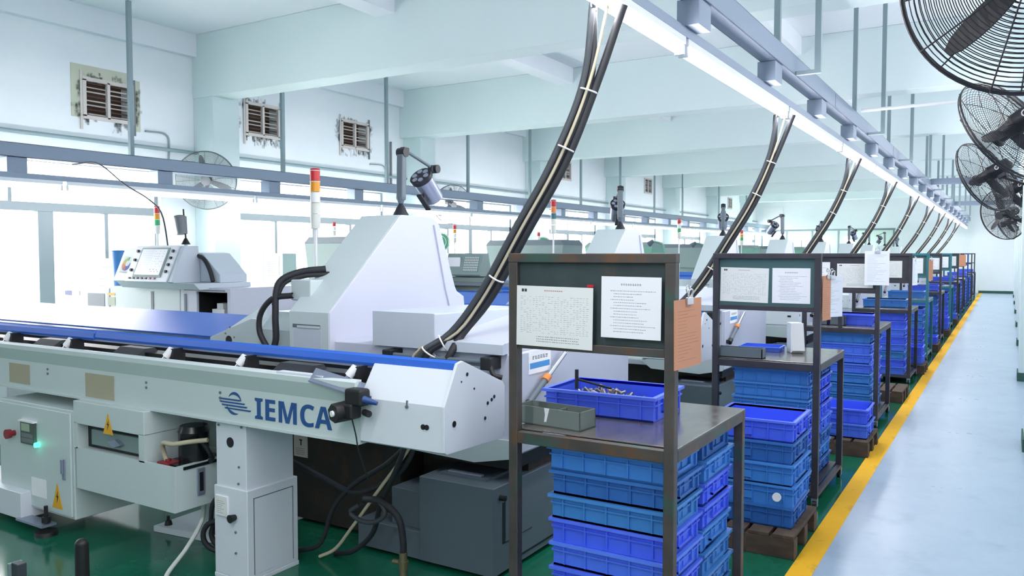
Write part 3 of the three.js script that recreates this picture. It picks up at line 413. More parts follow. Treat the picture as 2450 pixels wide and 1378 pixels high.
// ---------------------------------------------------------------- lathes beside the walkway
// origin: aisle corner of the lathe on the floor; front at z = 0, runs to -x and -z
function makeLathe(label, full) {
  const l = thing('lathe', label, 'lathe', [0, 0, 0], 0, 'lathes behind the crate racks');
  part('base', [box(-1.42, -0.05, 0.04, 0.56, -1.45, -0.3)], M.dirty, l);
  part('body', [box(-1.42, 0, 0.57, 1.07, -1.45, -0.04, 0.006)], M.lathe, l);
  part('drip_apron', [prismZ([[-0.74, 0.62], [-0.63, 0.545], [-0.2, 0.53], [0, 0.57], [0, 0.66], [-0.74, 0.66]], -0.05, -0.03), prismZ([[-0.93, 0.66], [-0.93, 0.56], [-0.86, 0.55], [-0.84, 0.66]], -0.05, -0.03)], M.latheGreen, l);
  const hood = [[0, 0.9], [0, 1.227], [-0.60, 1.775], [-0.62, 1.782], [-0.86, 1.782], [-0.95, 1.77], [-1.0, 1.73], [-1.17, 1.33], [-1.19, 1.30], [-1.27, 1.262], [-1.28, 1.2], [-1.28, 0.9]];
  part('hood', prismX(hood, -1.43, -1.124, 0.006), M.lathe, l);
  part('hood_front', [prismX([[0.001, 1.0], [0.004, 1.0], [0.004, 1.226], [-0.597, 1.781], [-0.599, 1.779], [0.001, 1.226]], -1.425, -1.128)], M.latheGreen, l);
  part('service_panel', box(-1.39, -1.18, 0.95, 1.128, 0.004, 0.007, 0.001), M.latheGrey, l);
  part('panel_recess', [box(-1.40, -1.19, 1.138, 1.158, 0.004, 0.0055)], M.tank, l); part('recess_lip', box(-1.36, -1.192, 1.139, 1.150, 0.0055, 0.012), M.latheGreen, l);
  part('gable_fairing', prismX([[-0.93, 1.73], [-0.975, 1.715], [-1.15, 1.31], [-1.235, 1.26], [-1.235, 1.17], [-1.1, 1.19], [-1.05, 1.32]], -1.13, -1.112, 0.004), M.lathe, l);
  part('sliding_guard', prismX([[0, 1.072], [0, 1.25], [-0.9, 1.235], [-0.9, 1.072]], -0.82, -0.415, 0.005), M.latheGrey, l);
  part('guard_front_low', prismX([[0, 1.07], [0, 1.118], [-0.02, 1.125], [-0.02, 1.07]], -0.415, -0.015), M.latheGrey, l);
  part('guard_top', prismX([[-0.02, 1.07], [-0.02, 1.125], [-0.9, 1.225], [-0.9, 1.07]], -0.415, -0.015, 0.004), M.lathe, l);
  part('guide_rod', [cyl([-0.66, 1.035, 0.03], [-0.07, 1.035, 0.03], 0.012, 0.012, 10), cyl([-0.66, 1.02, 0.025], [-0.1, 1.02, 0.025], 0.007, 0.007, 8)], M.tank, l);
  for (const x of [-0.68, -0.08]) part('rod_bracket', box(x - 0.03, x + 0.03, 1.0, 1.06, -0.045, 0.055, 0.006), M.black, l);
  part('rod_cable', tube([[-0.06, 1.02, 0.04], [-0.03, 0.98, 0.05], [0.0, 0.97, 0.03]], 0.012, 12, 6), M.black, l);
  part('side_panel', box(0, 0.008, 0.58, 1.065, -0.78, -0.05, 0.003), M.lathe, l);
  part('chip_gap', box(-0.5, -0.02, 0.50, 0.57, -1.4, -0.1), M.black, l);
  const tk = part('coolant_tank', [box(-0.47, -0.03, 0.02, 0.445, -0.95, 0.06, 0.005)], M.tank, l);
  part('tank_step', [box(-0.88, -0.46, 0.02, 0.16, -0.95, 0.055, 0.004)], M.tank, l);
  part('tank_pump_box', [box(-0.68, -0.475, 0.16, 0.35, -0.35, 0.02, 0.004)], M.tank, l);
  part('tank_lid', [box(-0.40, -0.12, 0.445, 0.458, -0.35, -0.02)], M.tank, tk); part('tank_lid_handle', [box(-0.36, -0.16, 0.458, 0.47, -0.06, -0.03, 0.003)], M.alu, tk);
  part('tank_knob', [cyl([-0.03, 0.39, 0.0], [0.0, 0.39, 0.0], 0.014, 0.014, 12), cyl([0, 0.39, 0], [0.004, 0.39, 0], 0.007, 0.007, 10)], M.black, tk);
  part('tank_groove', [box(-0.031, -0.028, 0.16, 0.36, -0.045, -0.02), box(-0.031, -0.028, 0.16, 0.163, -0.3, -0.02), box(-0.031, -0.028, 0.05, 0.06, -0.6, -0.1)], M.black, tk);
  part('rear_cabinet', box(-1.4, -0.05, 0.05, 1.17, -1.55, -1.3, 0.006), M.latheGreen, l);
  // label and tool rack at the walkway end
  const lb = part('notice_label', box(0.008, 0.0095, 0.955, 1.06, -0.42, -0.2), M.white, l);
  const pr = card('label_print', 0.222, 0.107, MP.label, lb); pr.rotation.y = Math.PI / 2; pr.position.set(0.0098, 1.0075, -0.31);
  const st = part('gas_strut', [cyl([0.03, 0.82, -0.16], [0.035, 0.915, -0.32], 0.016, 0.016, 14)], M.tank, l); part('strut_rod', cyl([0.035, 0.915, -0.32], [0.04, 1.03, -0.52], 0.013, 0.012, 12), M.chrome, st); part('strut_collar', cyl([0.035, 0.912, -0.315], [0.036, 0.932, -0.349], 0.02, 0.02, 14), M.orange, st); part('strut_end', [cyl([0.03, 0.80, -0.125], [0.03, 0.825, -0.168], 0.02, 0.02, 12), box(0.005, 0.03, 0.795, 0.825, -0.14, -0.1)], M.black, st);
  if (!full) return l;
  part('headstock_base', [box(-1.53, -0.72, 0.02, 0.62, -1.0, -0.1), box(-1.46, -1.43, 0.62, 0.95, -1.0, -0.12)], M.dirty, l);
  const wp = part('warning_plate', box(-1.51, -1.40, 0.375, 0.535, -0.1, -0.098), M.beige, l); const wc = card('warning_print', 0.108, 0.158, MP.warn, wp); wc.position.set(-1.455, 0.455, -0.0972);
  return l;
}
const LX = -1.995, LZ = -3.2, LP = 3.38;
const lathe0 = makeLathe('nearest white lathe with a tall sloping hood behind the blue lidded feeder', true); lathe0.position.set(LX, 0, LZ);
const lathe1 = makeLathe('second white lathe, its hood top showing above the nearest rack', false); lathe1.position.set(LX, 0, LZ - LP);
for (let k = 2; k < 9; k++) copyOf(lathe1, [LX, 0, LZ - LP * k], 0, `${ORD[k]} white lathe in the row behind the racks`);
// feeder of the near lathe, coming from the left behind the first feeder
function makeRearFeeder(label) {
  const f = thing('lathe_feeder', label, 'bar feeder', [0, 0, 0], 0, 'feeders coupled to the lathes');
  part('end_housing', [prismX([[-0.42, 0.70], [0, 0.70], [0, 1.02], [-0.02, 1.03], [-0.36, 1.19], [-0.42, 1.19]], 0, 0.012, 0.002), prismX([[-0.42, 0.70], [0.0, 0.70], [0.0, 1.1], [-0.1, 1.2], [-0.42, 1.2]], 0.42, 0.74, 0.004), prismX([[-0.42, 0.70], [0.0, 0.70], [0.0, 1.0], [-0.42, 1.13]], 0.012, 0.42)], M.latheGreen, f);
  part('side_wedge', prismZ([[-0.015, 0.74], [0.43, 0.74], [0.43, 1.16], [0.36, 1.16], [-0.015, 1.03]], -0.005, 0.015, 0.002), M.latheGreen, f);
  part('lid', prismX([[0.0, 1.022], [0.004, 1.034], [-0.38, 1.137], [-0.40, 1.132], [-0.40, 1.12]], -3.2, 0, 0.002), M.lidBlue, f);
  part('lower_rail', box(-3.2, 0, 0.985, 1.012, -0.03, 0.006, 0.003), M.lidBlue, f);
  part('beam', box(-3.2, 0, 0.70, 1.0, -0.42, -0.03, 0.004), M.feeder, f);
  part('leg', box(-0.9, -0.6, 0, 0.7, -0.38, -0.06, 0.004), M.feederWhite, f); part('leg', box(-2.9, -2.6, 0, 0.7, -0.38, -0.06, 0.004), M.feederWhite, f);
  part('hole', cyl([0.16, 1.02, 0.013], [0.16, 1.02, 0.017], 0.028, 0.028, 16), M.black, f);
  for (const [x, y] of [[0.17, 1.1], [0.13, 1.06], [0.21, 1.04], [0.2, 1.0]]) part('bolt', cyl([x, y, 0.013], [x, y, 0.018], 0.006, 0.006, 8), M.fanGrey, f);
  return f;
}
const rear0 = makeRearFeeder('pale blue lidded feeder between the near feeder and the window machine'); rear0.position.set(-4.2, 0, -3.3);
for (let k = 1; k < 6; k++) copyOf(rear0, [-4.2, 0, -3.3 - LP * k], 0, `${ORD[k]} blue lidded feeder coupled to a lathe, deeper in the hall`);
// hoses between feeder and hood
{
  const h = thing('hose_loop', 'loop of thick black hoses at the left of the near lathe hood', 'hose', [-3.6, 0, -3.22]);
  part('hose', tube([[0.13, 1.31, -0.05], [0.02, 1.29, 0.0], [-0.06, 1.2, 0.02], [-0.07, 1.1, 0.02], [-0.02, 1.01, 0.01], [0.01, 0.97, 0.0]], 0.017, 36, 10), M.rubber, h);
  part('hose', tube([[0.01, 0.97, 0.01], [0.04, 1.05, 0.0], [0.04, 1.2, 0.0], [0.05, 1.38, -0.02], [0.12, 1.44, -0.1], [0.24, 1.46, -0.2]], 0.019, 36, 10), M.rubber, h);
  part('hose', tube([[0.03, 1.25, 0.0], [0.06, 1.38, -0.05], [0.14, 1.42, -0.12], [0.26, 1.43, -0.22]], 0.016, 26, 10), M.rubber, h);
  part('manifold', box(0.1, 0.26, 1.28, 1.40, -0.3, -0.06, 0.01), M.latheGreen, h); part('clip', [torus(0.024, 0.006, 16, 6).rotateX(Math.PI / 2).translate(0.01, 0.985, 0.005)], M.whiteCable, h);
}
// dark hoses under the feeder end
{
  const h = thing('coolant_hoses', 'tangle of dirty black hoses hanging under the near feeder', 'hose', [-2.6, 0, -2.95]);
  const P = [[[-0.95, 0.5, -0.06], [-0.6, 0.46, -0.03], [-0.32, 0.41, 0.0], [-0.1, 0.38, 0.02], [0.08, 0.45, 0.0], [0.2, 0.56, -0.02], [0.24, 0.7, -0.05]], [[-0.5, 0.015, 0.05], [-0.33, 0.08, 0.03], [-0.24, 0.28, 0.02], [-0.1, 0.42, 0.02], [0.1, 0.55, 0.0], [0.25, 0.7, -0.04]], [[-0.34, 0.012, 0.02], [-0.25, 0.06, 0.01], [-0.12, 0.2, 0.02], [0.06, 0.42, 0.02], [0.2, 0.6, 0.0], [0.27, 0.72, -0.03]], [[-0.3, 0.014, -0.05], [-0.16, 0.06, -0.03], [-0.02, 0.18, -0.02], [0.05, 0.34, 0.0], [0.16, 0.52, 0.02], [0.22, 0.68, 0.0]], [[-0.05, 0.33, 0.04], [-0.1, 0.29, 0.05], [-0.04, 0.26, 0.05], [0.06, 0.27, 0.05], [0.12, 0.32, 0.05], [0.07, 0.37, 0.04], [-0.02, 0.37, 0.04]], [[-0.03, 0.36, 0.03], [0.08, 0.37, 0.04], [0.19, 0.31, 0.04], [0.22, 0.2, 0.04], [0.22, 0.13, 0.04]]];
  P.forEach((p, i) => part('hose', tube(p, [0.014, 0.012, 0.009, 0.013, 0.012, 0.016][i], 32, 8), [M.rubber, M.rubber, M.paleCable, M.rubber, M.rubberGrey, M.rubber][i], h));
  part('coupling', [cyl([0.22, 0.15, 0.04], [0.22, 0.11, 0.04], 0.02, 0.018, 12), cyl([0.22, 0.11, 0.04], [0.22, 0.06, 0.04], 0.025, 0.02, 12), cyl([0.22, 0.06, 0.04], [0.22, 0.0, 0.04], 0.017, 0.02, 12), cyl([0.16, 0.095, 0.04], [0.22, 0.1, 0.04], 0.012, 0.012, 8)], M.brass, h);
}
// black work lamps on the hood tops
function makeWorkLamp(label) {
  const w = thing('work_lamp', label, 'lamp', [0, 0, 0], 0, 'work lamps on the lathe hoods');
  part('base', lathe([[0, 0], [0.05, 0], [0.05, 0.008], [0.03, 0.05], [0.014, 0.075], [0.012, 0.09]]), M.fanBlack, w);
  part('lower_arm', [box(-0.026, 0.026, 0.10, 0.39, -0.022, 0.022, 0.01).rotateX(-0.03), cyl([0, 0.08, 0], [0, 0.12, 0], 0.016, 0.03, 12)], M.tank, w);
  part('elbow', [cyl([-0.03, 0.40, -0.02], [0.03, 0.40, -0.02], 0.03, 0.03, 14), box(-0.02, 0.02, 0.385, 0.435, -0.07, -0.01, 0.01)], M.fanBlack, w);
  part('upper_arm', cyl([0, 0.415, -0.05], [0, 0.33, -0.33], 0.01, 0.01, 10), M.tank, w);
  part('tilt_joint', [cyl([-0.03, 0.325, -0.345], [0.035, 0.325, -0.345], 0.028, 0.028, 12), box(-0.02, 0.02, 0.30, 0.345, -0.37, -0.3, 0.008)], M.fanBlack, w);
  const hd = part('head', [cyl([0, 0.255, -0.215], [0, 0.13, -0.35], 0.068, 0.06, 24)], M.alu, w);
  part('bezel', [cyl([0, 0.268, -0.20], [0, 0.25, -0.22], 0.076, 0.076, 24)], M.fanBlack, hd);
  const d = V(0, 0.125, 0.135).normalize(); for (let k = 0; k < 6; k++) { const a = k * Math.PI / 3, u = V(1, 0, 0).multiplyScalar(0.045 * Math.cos(a)).add(V(0, 0.735, -0.678).multiplyScalar(0.045 * Math.sin(a))); part('lens', cyl([u.x, 0.268 + u.y, -0.2 + u.z], [u.x + d.x * 0.006, 0.268 + u.y + d.y * 0.006, -0.2 + u.z + d.z * 0.006], 0.018, 0.018, 10), M.alu, hd); }
  part('handle', [box(-0.02, 0.02, -0.07, 0.07, -0.008, 0.008, 0.006).rotateX(0.85).translate(0, 0.10, -0.235), box(-0.015, 0.015, 0.11, 0.15, -0.27, -0.22)], M.fanBlack, w);
  return w;
}
const lamp0 = makeWorkLamp('black jointed work lamp on the nearest lathe hood'); lamp0.position.set(-3.25, 1.782, LZ - 0.77);
const lampTurn = [0, 0.55, 0.3, 0.9, 0.4, -0.3, 0.6, 0.8, 0.2];
for (let k = 1; k < 9; k++) copyOf(lamp0, [-3.25, 1.782, LZ - LP * k - 0.77], lampTurn[k], `black work lamp on the ${ORD[k]} lathe hood`);
// cable bundles from tray to lathe
function bundle(k, top, label) {
  const dz = -LP * k * 0.985, b = thing('cable_bundle', label, 'cable', [0, 0, dz], 0, 'cable bundles hanging from the tray');
  const P = [[-1.63, 2.72, -3.42], [-1.70, 2.38, -3.43], [-1.84, 2.0, -3.39], [-2.0, 1.68, -3.33], [-2.2, 1.32, -3.29], [-2.32, 1.15, -3.235], [-2.42, 1.07, -3.165], [-2.45, 1.0, -3.155]].map(([x, y, z]) => [x + (top[0] + 1.63) * cl((y - 1) / 1.7), y + (top[1] - 2.72) * cl((y - 1) / 1.7), z]);
  const off = [[0, 0, 0], [0.032, 0, -0.02], [-0.02, 0.0, 0.026], [0.012, 0, 0.02]], spread = [[-0.04, 0.03], [0.05, -0.02], [0.0, 0.05], [0.03, 0.02]];
  off.forEach((o, i) => part('cable', tube(P.map(([x, y, z], j) => { const s = j === 0 ? 1 : 0, e = j > 5 ? (i === 1 ? 0.09 : i === 3 ? -0.07 : 0) : 0; return [x + o[0] + spread[i][0] * s + e, y, z + o[2] + spread[i][1] * s]; }), [0.021, 0.02, 0.016, 0.0075][i], 40, 8), [M.rubber, M.rubber, M.rubberGrey, M.paleCable][i], b));
  const c = curve(P); for (const t of [0.16, 0.26, 0.52, 0.78, 0.87]) { const p = c.getPoint(t), q = c.getTangent(t); part('cable_tie', torus(0.041, 0.0045, 18, 6).applyQuaternion(new THREE.Quaternion().setFromUnitVectors(V(0, 0, 1), q)).translate(p.x + 0.008, p.y, p.z + 0.002), M.white, b); }
  return b;
}
for (let k = 0; k < 9; k++) { const z = -3.42 - LP * k * 0.985, [x, y] = rowA.at(z); bundle(k, [x - 0.02, y + 0.03], k ? `${ORD[k]} bundle of black cables dropping from the LED tray` : 'nearest thick bundle of black cables dropping from the LED tray'); }

// ---------------------------------------------------------------- steel racks
const RW = 0.655, RD = 0.87, RH = 1.55, TH = 0.885;
const rackGeo = (() => {
  const s = 0.038, P = (x, z, h) => box(x, x + s, 0.068, h, z, z + s, 0.003);
  return {
    posts: [ready(P(-s, -s, RH - 0.033)), ready(P(-RW, -s, RH - 0.033)), ready(P(-s, -RD, TH - 0.02)), ready(P(-RW, -RD, TH - 0.02))],
    topBar: ready(box(-RW - 0.001, 0.001, RH - 0.034, RH, -s - 0.001, 0.001, 0.003)), midBar: ready(box(-RW + s, -s, 1.195, 1.225, -s, -0.004, 0.003)),
    apron: ready([box(-RW + 0.037, -0.037, TH - 0.05, TH - 0.006, -0.036, -0.002, 0.003), box(-RW - 0.001, 0.001, TH - 0.05, TH - 0.006, -RD - 0.001, -RD + 0.034, 0.003), box(-RW - 0.001, -RW + 0.034, TH - 0.0502, TH - 0.0062, -RD + 0.0345, -0.039, 0.003), box(-0.034, 0.001, TH - 0.0502, TH - 0.0062, -RD + 0.0345, -0.039, 0.003)]),
    top: ready(box(-RW, 0, TH - 0.006, TH, -RD, -0.040, 0.002)),
    lowFrame: ready([box(-RW + 0.037, -0.037, 0.069, 0.089, -0.036, -0.001, 0.003), box(-RW + 0.037, -0.037, 0.069, 0.089, -RD + 0.001, -RD + 0.034, 0.003), box(-RW + 0.001, -RW + 0.034, 0.069, 0.089, -RD + 0.037, -0.039, 0.003), box(-0.034, -0.001, 0.069, 0.089, -RD + 0.037, -0.039, 0.003)]),
    shelf: ready(box(-RW + 0.039, -0.039, 0.0892, 0.0995, -RD + 0.004, -0.004)),
    board: ready(box(-RW + s, -s, 1.225, RH - 0.034, -0.028, -0.02)),
    fork: ready([box(-0.018, 0.018, 0.052, 0.068, -0.016, 0.016), box(-0.018, -0.012, 0.018, 0.06, -0.014, 0.014), box(0.012, 0.018, 0.018, 0.06, -0.014, 0.014)]),
    wheel: ready(cyl([-0.011, 0.026, 0], [0.011, 0.026, 0], 0.026, 0.026, 16)),
    divider: ready(box(-RW / 2 - 0.016, -RW / 2 + 0.016, TH, 1.2, -0.034, -0.008)),
  };
})();
function makeRack(label, m, opt = {}) {
  const r = thing('steel_rack', label, 'rack', [0, 0, 0], 0, 'steel work racks along the yellow line');
  rackGeo.posts.forEach((g) => part('post', g, m, r));
  part('top_bar', rackGeo.topBar, m, r); part('board_rail', rackGeo.midBar, m, r); part('table_apron', rackGeo.apron, m, r); part('table_top', rackGeo.top, opt.top || M.top, r);
  part('lower_frame', rackGeo.lowFrame, m, r); part('lower_shelf', rackGeo.shelf, m, r);
  if (opt.board !== false) part('notice_board', rackGeo.board, opt.board || M.boardGreen, r);
  if (opt.divider) part('divider', rackGeo.divider, m, r);
  for (const [x, z] of [[-0.019, -0.019], [-RW + 0.019, -0.019], [-0.019, -RD + 0.019], [-RW + 0.019, -RD + 0.019]]) { const c = part('caster', rackGeo.fork, M.alu, r); c.position.set(x, 0, z); part('wheel', rackGeo.wheel, M.black, c); }
  return r;
}
const RX = -0.94;
const RACKS = [[-2.58, RX, 'steel'], [-5.06, RX, 'dark'], [-7.72, RX, 'dark'], [-10.55, RX, 'dark'], [-13.0, RX, 'teal'], [-15.7, RX, 'dark'], [-18.6, RX, 'teal'], [-21.5, RX, 'dark'], [-24.3, RX, 'dark'], [-27.2, RX, 'blue'], [-30.2, RX, 'dark'], [-33.0, RX, 'dark']];
const rackLabel = ['nearest rusty steel rack with two notices and an orange card', 'second dark steel rack with a green board and two notices', 'third dark steel rack with white sheet on its post', 'fourth dark steel rack with a divided board', 'fifth rack, painted teal', 'sixth dark rack along the yellow line', 'seventh rack, teal framed', 'eighth dark rack along the yellow line', 'ninth dark rack along the yellow line', 'tenth rack, painted blue', 'eleventh dark rack near the end wall', 'farthest dark rack by the end wall'];
RACKS.forEach(([z, x, kind], i) => {
  const m = kind === 'steel' ? M.steel : kind === 'teal' ? M.teal : kind === 'blue' ? M.navy : M.steelDark;
  const r = makeRack(rackLabel[i], m, { board: i === 0 ? M.board : i === 2 || i === 3 ? M.steelDark : i > 8 ? false : M.boardGreen, divider: i === 2 });
  r.position.set(x, 0, z);
});

// ---------------------------------------------------------------- crates
function crateGeo(L, W, H) {
  const t = 0.006, b = 0.014, x = L / 2 - 0.014, z = W / 2 - 0.014, body = [box(-x, x, 0, 0.008, -z, z), box(-x, x, 0, H, z - t, z), box(-x, x, 0, H, -z, -z + t), box(-x, -x + t, 0, H, -z + t, z - t), box(x - t, x, 0, H, -z + t, z - t)];
  const ribs = []; for (let k = -2; k <= 2; k++) for (const s of [-1, 1]) ribs.push(box(k * L / 5.4 - 0.003, k * L / 5.4 + 0.003, 0.01, H - 0.006, s * z, s * (z + 0.008)));
  for (let k = -1; k <= 1; k += 2) for (const s of [-1, 1]) ribs.push(box(s * x, s * (x + 0.008), 0.01, H - 0.006, k * W / 2.7 - 0.003, k * W / 2.7 + 0.003));
  ribs.push(box(-x - 0.006, x + 0.006, H * 0.62, H * 0.62 + 0.006, z, z + 0.007), box(-x - 0.006, x + 0.006, H * 0.62, H * 0.62 + 0.006, -z - 0.007, -z), box(x, x + 0.007, H * 0.62, H * 0.62 + 0.006, -z, z), box(-x - 0.007, -x, H * 0.62, H * 0.62 + 0.006, -z, z));
  const rim = [box(-L / 2, L / 2, H - 0.012, H, z - t, W / 2), box(-L / 2, L / 2, H - 0.012, H, -W / 2, -z + t), box(-L / 2, -x + t, H - 0.012, H, -z, z), box(x - t, L / 2, H - 0.012, H, -z, z)];
  const grip = (s) => [box(s * x, s * (x + 0.011), H * 0.25, H * 0.82, -W * 0.2, -W * 0.2 + 0.008), box(s * x, s * (x + 0.011), H * 0.25, H * 0.82, W * 0.2 - 0.008, W * 0.2), box(s * x, s * (x + 0.011), H * 0.25, H * 0.25 + 0.008, -W * 0.2, W * 0.2), box(s * x, s * (x + 0.004), H * 0.3, H * 0.8, -W * 0.12, W * 0.02)];
  return { body: ready(body), ribs: ready(ribs), rim: ready(rim), grips: [ready(grip(1)), ready(grip(-1))], tag: ready(box(-0.09, 0.0, H * 0.24, H * 0.56, z + 0.006, z + 0.012)) };
}
const CG = { rack: crateGeo(0.475, 0.372, 0.0905), floor: crateGeo(0.44, 0.42, 0.112), table: crateGeo(0.50, 0.36, 0.10) };
const crateProto = {};
function makeCrate(kind, c, label, pos, turn, group) {
  const key = kind + c;
  if (crateProto[key]) return copyOf(crateProto[key], pos, turn, label, group);
  const g = CG[kind], o = thing('plastic_crate', label, 'crate', pos, turn, group);
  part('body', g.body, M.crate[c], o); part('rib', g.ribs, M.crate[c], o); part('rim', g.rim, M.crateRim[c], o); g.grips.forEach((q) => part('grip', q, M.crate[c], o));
  if (kind === 'floor') part('tag_holder', g.tag, M.crate[c], o);
  return (crateProto[key] = o);
}
const CN = ['bright royal blue', 'faded blue', 'dark blue', 'mid blue', 'greyish blue'];
const STK = [[[1, 2, 4, 0, 3, 0, 0, 3], [2, 1, 0, 0, 1, 4, 4, 2]], [[1, 1, 1, 3, 0, 2, 1, 2], [2, 0, 0, 0, 3, 2, 1, 2]], [[1, 3, 3, 3, 1, 1, 1, 2], [2, 0, 0, 3, 0, 0, 1, 2]], [[0, 0, 3, 0, 3, 4, 0, 3], [0, 0, 3, 0, 0, 2, 0, 0]]];
RACKS.forEach(([z, x], i) => {
  const n = i < 4 ? 8 : 6 + Math.floor(rnd() * 3), cols = STK[i] || [0, 1].map(() => Array.from({ length: 8 }, () => [0, 3, 0, 1, 2][Math.floor(rnd() * 5)]));
  for (let s = 0; s < 2; s++) for (let k = 0; k < n; k++) {
    const fromTop = n - 1 - k, c = cols[s][fromTop], nm = fromTop === 0 ? 'top' : `${ORD[fromTop]} from top`.replace('nearest', 'first');
    makeCrate('rack', c, `${CN[c]} crate, ${nm} of the ${s ? 'rear' : 'front'} stack in the ${ORD[i]} rack`, [x - 0.275 - (i ? 0.03 : 0) + rr(-0.006, 0.006), 0.1 + k * 0.0915, z - 0.235 - s * 0.405 + rr(-0.006, 0.006)], rr(-0.012, 0.012), `crates stacked in the ${ORD[i]} rack`);
  }
});
// crates and dollies on the floor between racks
const plankG = ready(box(-0.052, 0.052, 0, 0.02, -0.29, 0.29, 0.003)), bearG = ready(box(-0.24, 0.24, 0, 0.1, -0.04, 0.04, 0.003));
function makeDolly(label, pos) {
  const d = thing('wooden_pallet', label, 'pallet', pos, 0, 'small pallets between the racks');
  for (let k = 0; k < 4; k++) { const p = part('plank', plankG, M.wood, d); p.position.set(-0.185 + k * 0.123, 0.1, 0); }
  for (const z of [-0.25, 0, 0.25]) { const p = part('bearer', bearG, M.wood, d); p.position.z = z; }
  return d;
}
[[-4.45, 5, [0, 2, 1, 1, 2], -1.12], [-6.85, 2, [0, 3], -1.10], [-9.45, 0, [], -1.12], [-11.75, 2, [0, 3], -1.10], [-14.5, 1, [0], -1.12], [-17.3, 2, [0, 3], -1.12], [-20.2, 1, [3], -1.12]].forEach(([z, n, cs, x], i) => {
  makeDolly(`worn wooden pallet on the floor ${i ? 'between the ' + ORD[i] + ' and ' + ORD[i + 1] + ' racks' : 'behind the nearest rack'}`, [x, 0, z]);
  for (let k = 0; k < n; k++) { const c = cs[n - 1 - k]; makeCrate('floor', c, `${CN[c]} crate, ${['top', 'second from top', 'third from top', 'fourth from top', 'bottom'][n - 1 - k]} on the pallet after the ${ORD[i]} rack`, [x + rr(-0.008, 0.008), 0.1205 + k * 0.1125, z + rr(-0.01, 0.01)], rr(-0.02, 0.02), 'crates on the floor pallets'); }
});
// round white sticker on one of the floor crates
single('round_sticker', 'small round white sticker on a floor crate of the near pallet', 'sticker', cyl([-0.985, 0.29, -4.236], [-0.985, 0.29, -4.2235], 0.022, 0.022, 18), M.white);
// things on the rack tables
makeCrate('table', 0, 'bright blue crate of metal parts on the nearest rack table', [-1.405, TH + 0.0005, -3.12], 0.03);
{
  const g = [], P = 240; for (let k = 0; k < P; k++) { const u = rr(-0.22, 0.1), v = rr(-0.14, 0.14), h = 0.055 * Math.exp(-((u + 0.04) ** 2 + v * v) / 0.012) + 0.03; g.push(new THREE.CylinderGeometry(0.006, 0.006, rr(0.02, 0.035), 6).rotateX(rr(0, 3)).rotateZ(rr(0, 3)).translate(-1.42 + u, TH + 0.012 + rr(0.2, 1) * h, -3.12 + v)); }
  const o = single('turned_parts', 'heap of small turned metal parts inside the near table crate', 'parts', g, M.parts); o.userData.kind = 'stuff';
}
{
  const b = thing('parts_bin', 'grey green open metal bin on the nearest rack table', 'bin', [-1.485, TH + 0.0005, -2.745], -0.1);
  part('walls', [box(-0.15, 0.15, 0, 0.07, 0.052, 0.056), box(-0.15, 0.15, 0, 0.07, -0.056, -0.052), box(-0.15, -0.146, 0, 0.07, -0.056, 0.056), box(0.146, 0.15, 0, 0.07, -0.056, 0.056), box(-0.15, 0.15, 0, 0.004, -0.056, 0.056)], M.binGreen, b);
  part('divider', box(0.02, 0.024, 0.004, 0.06, -0.052, 0.052), M.binGreen, b); part('tape_strip', prismZ([[-0.012, 0.016], [-0.002, 0.018], [0.012, 0.0702], [-0.012, 0.0702], [-0.008, 0.045]], 0.056, 0.0568), M.paper, b);
  const r = thing('t_handle_tool', 'black T handled tool leaning in the near blue crate', 'tool', [-1.52, TH + 0.11, -3.0]); part('shaft', cyl([0, 0.03, 0], [0.17, 0.01, 0.03], 0.005, 0.005, 8), M.black, r); part('grip', cyl([0, -0.01, 0], [0, 0.07, 0], 0.008, 0.008, 10), M.black, r);
}
{ const t = makeCrate('table', 3, 'shallow mid blue tray at the back left of the second rack table', [-1.42, TH + 0.0005, -5.62], 0.05); t.scale.set(0.55, 0.32, 0.6); } 
makeCrate('table', 0, 'bright blue crate on the third rack table', [-1.27, TH + 0.0005, -8.15], 0.02);
makeCrate('table', 1, 'faded blue crate on the fourth rack table', [-1.27, TH + 0.0005, -11.0], 0.02);
makeCrate('table', 1, 'faded blue crate on the teal fifth rack', [-1.27, TH + 0.0005, -13.5], 0.0);
for (let i = 5; i < 12; i++) makeCrate('table', i % 2 ? 0 : 3, `${i % 2 ? 'bright' : 'mid'} blue crate on the table of the ${ORD[i]} rack`, [-1.27 + rr(-0.04, 0.04), TH + 0.0005, RACKS[i][0] - 0.45], rr(-0.05, 0.05));
{
  const b = thing('steel_tray_box', 'long grey steel box along the front of the second rack table', 'box', [-1.395, TH + 0.0005, -5.17], 0);
  part('walls', [box(-0.19, 0.1, 0, 0.062, 0.04, 0.045), box(-0.19, 0.1, 0, 0.062, -0.045, -0.04), box(-0.19, -0.185, 0, 0.062, -0.045, 0.045), box(0.095, 0.1, 0, 0.062, -0.045, 0.045), box(-0.19, 0.1, 0, 0.004, -0.045, 0.045)], M.tank, b);
  const g = thing('card_stand', 'white stand with small cards on the second rack table', 'stand', [-1.20, TH + 0.0005, -5.60], 0.5); part('base', box(-0.04, 0.04, 0, 0.2, -0.05, 0.05, 0.004), M.latheGreen, g); part('face', prismX([[0.05, 0], [0.09, 0.02], [0.05, 0.2], [0.045, 0.2]], -0.04, 0.04), M.white, g);
  for (let k = 0; k < 2; k++) { const t = thing('steel_bin', k ? 'right of two grey steel bins on the third rack table' : 'left of two grey steel bins on the third rack table', 'bin', [-1.47 + k * 0.15, TH + 0.0005, -7.95], 0); part('walls', [box(-0.065, 0.065, 0, 0.09, 0.04, 0.044), box(-0.065, 0.065, 0, 0.09, -0.044, -0.04), box(-0.065, -0.061, 0, 0.09, -0.044, 0.044), box(0.061, 0.065, 0, 0.09, -0.044, 0.044), box(-0.065, 0.065, 0, 0.004, -0.044, 0.044)], M.tank, t); }
}
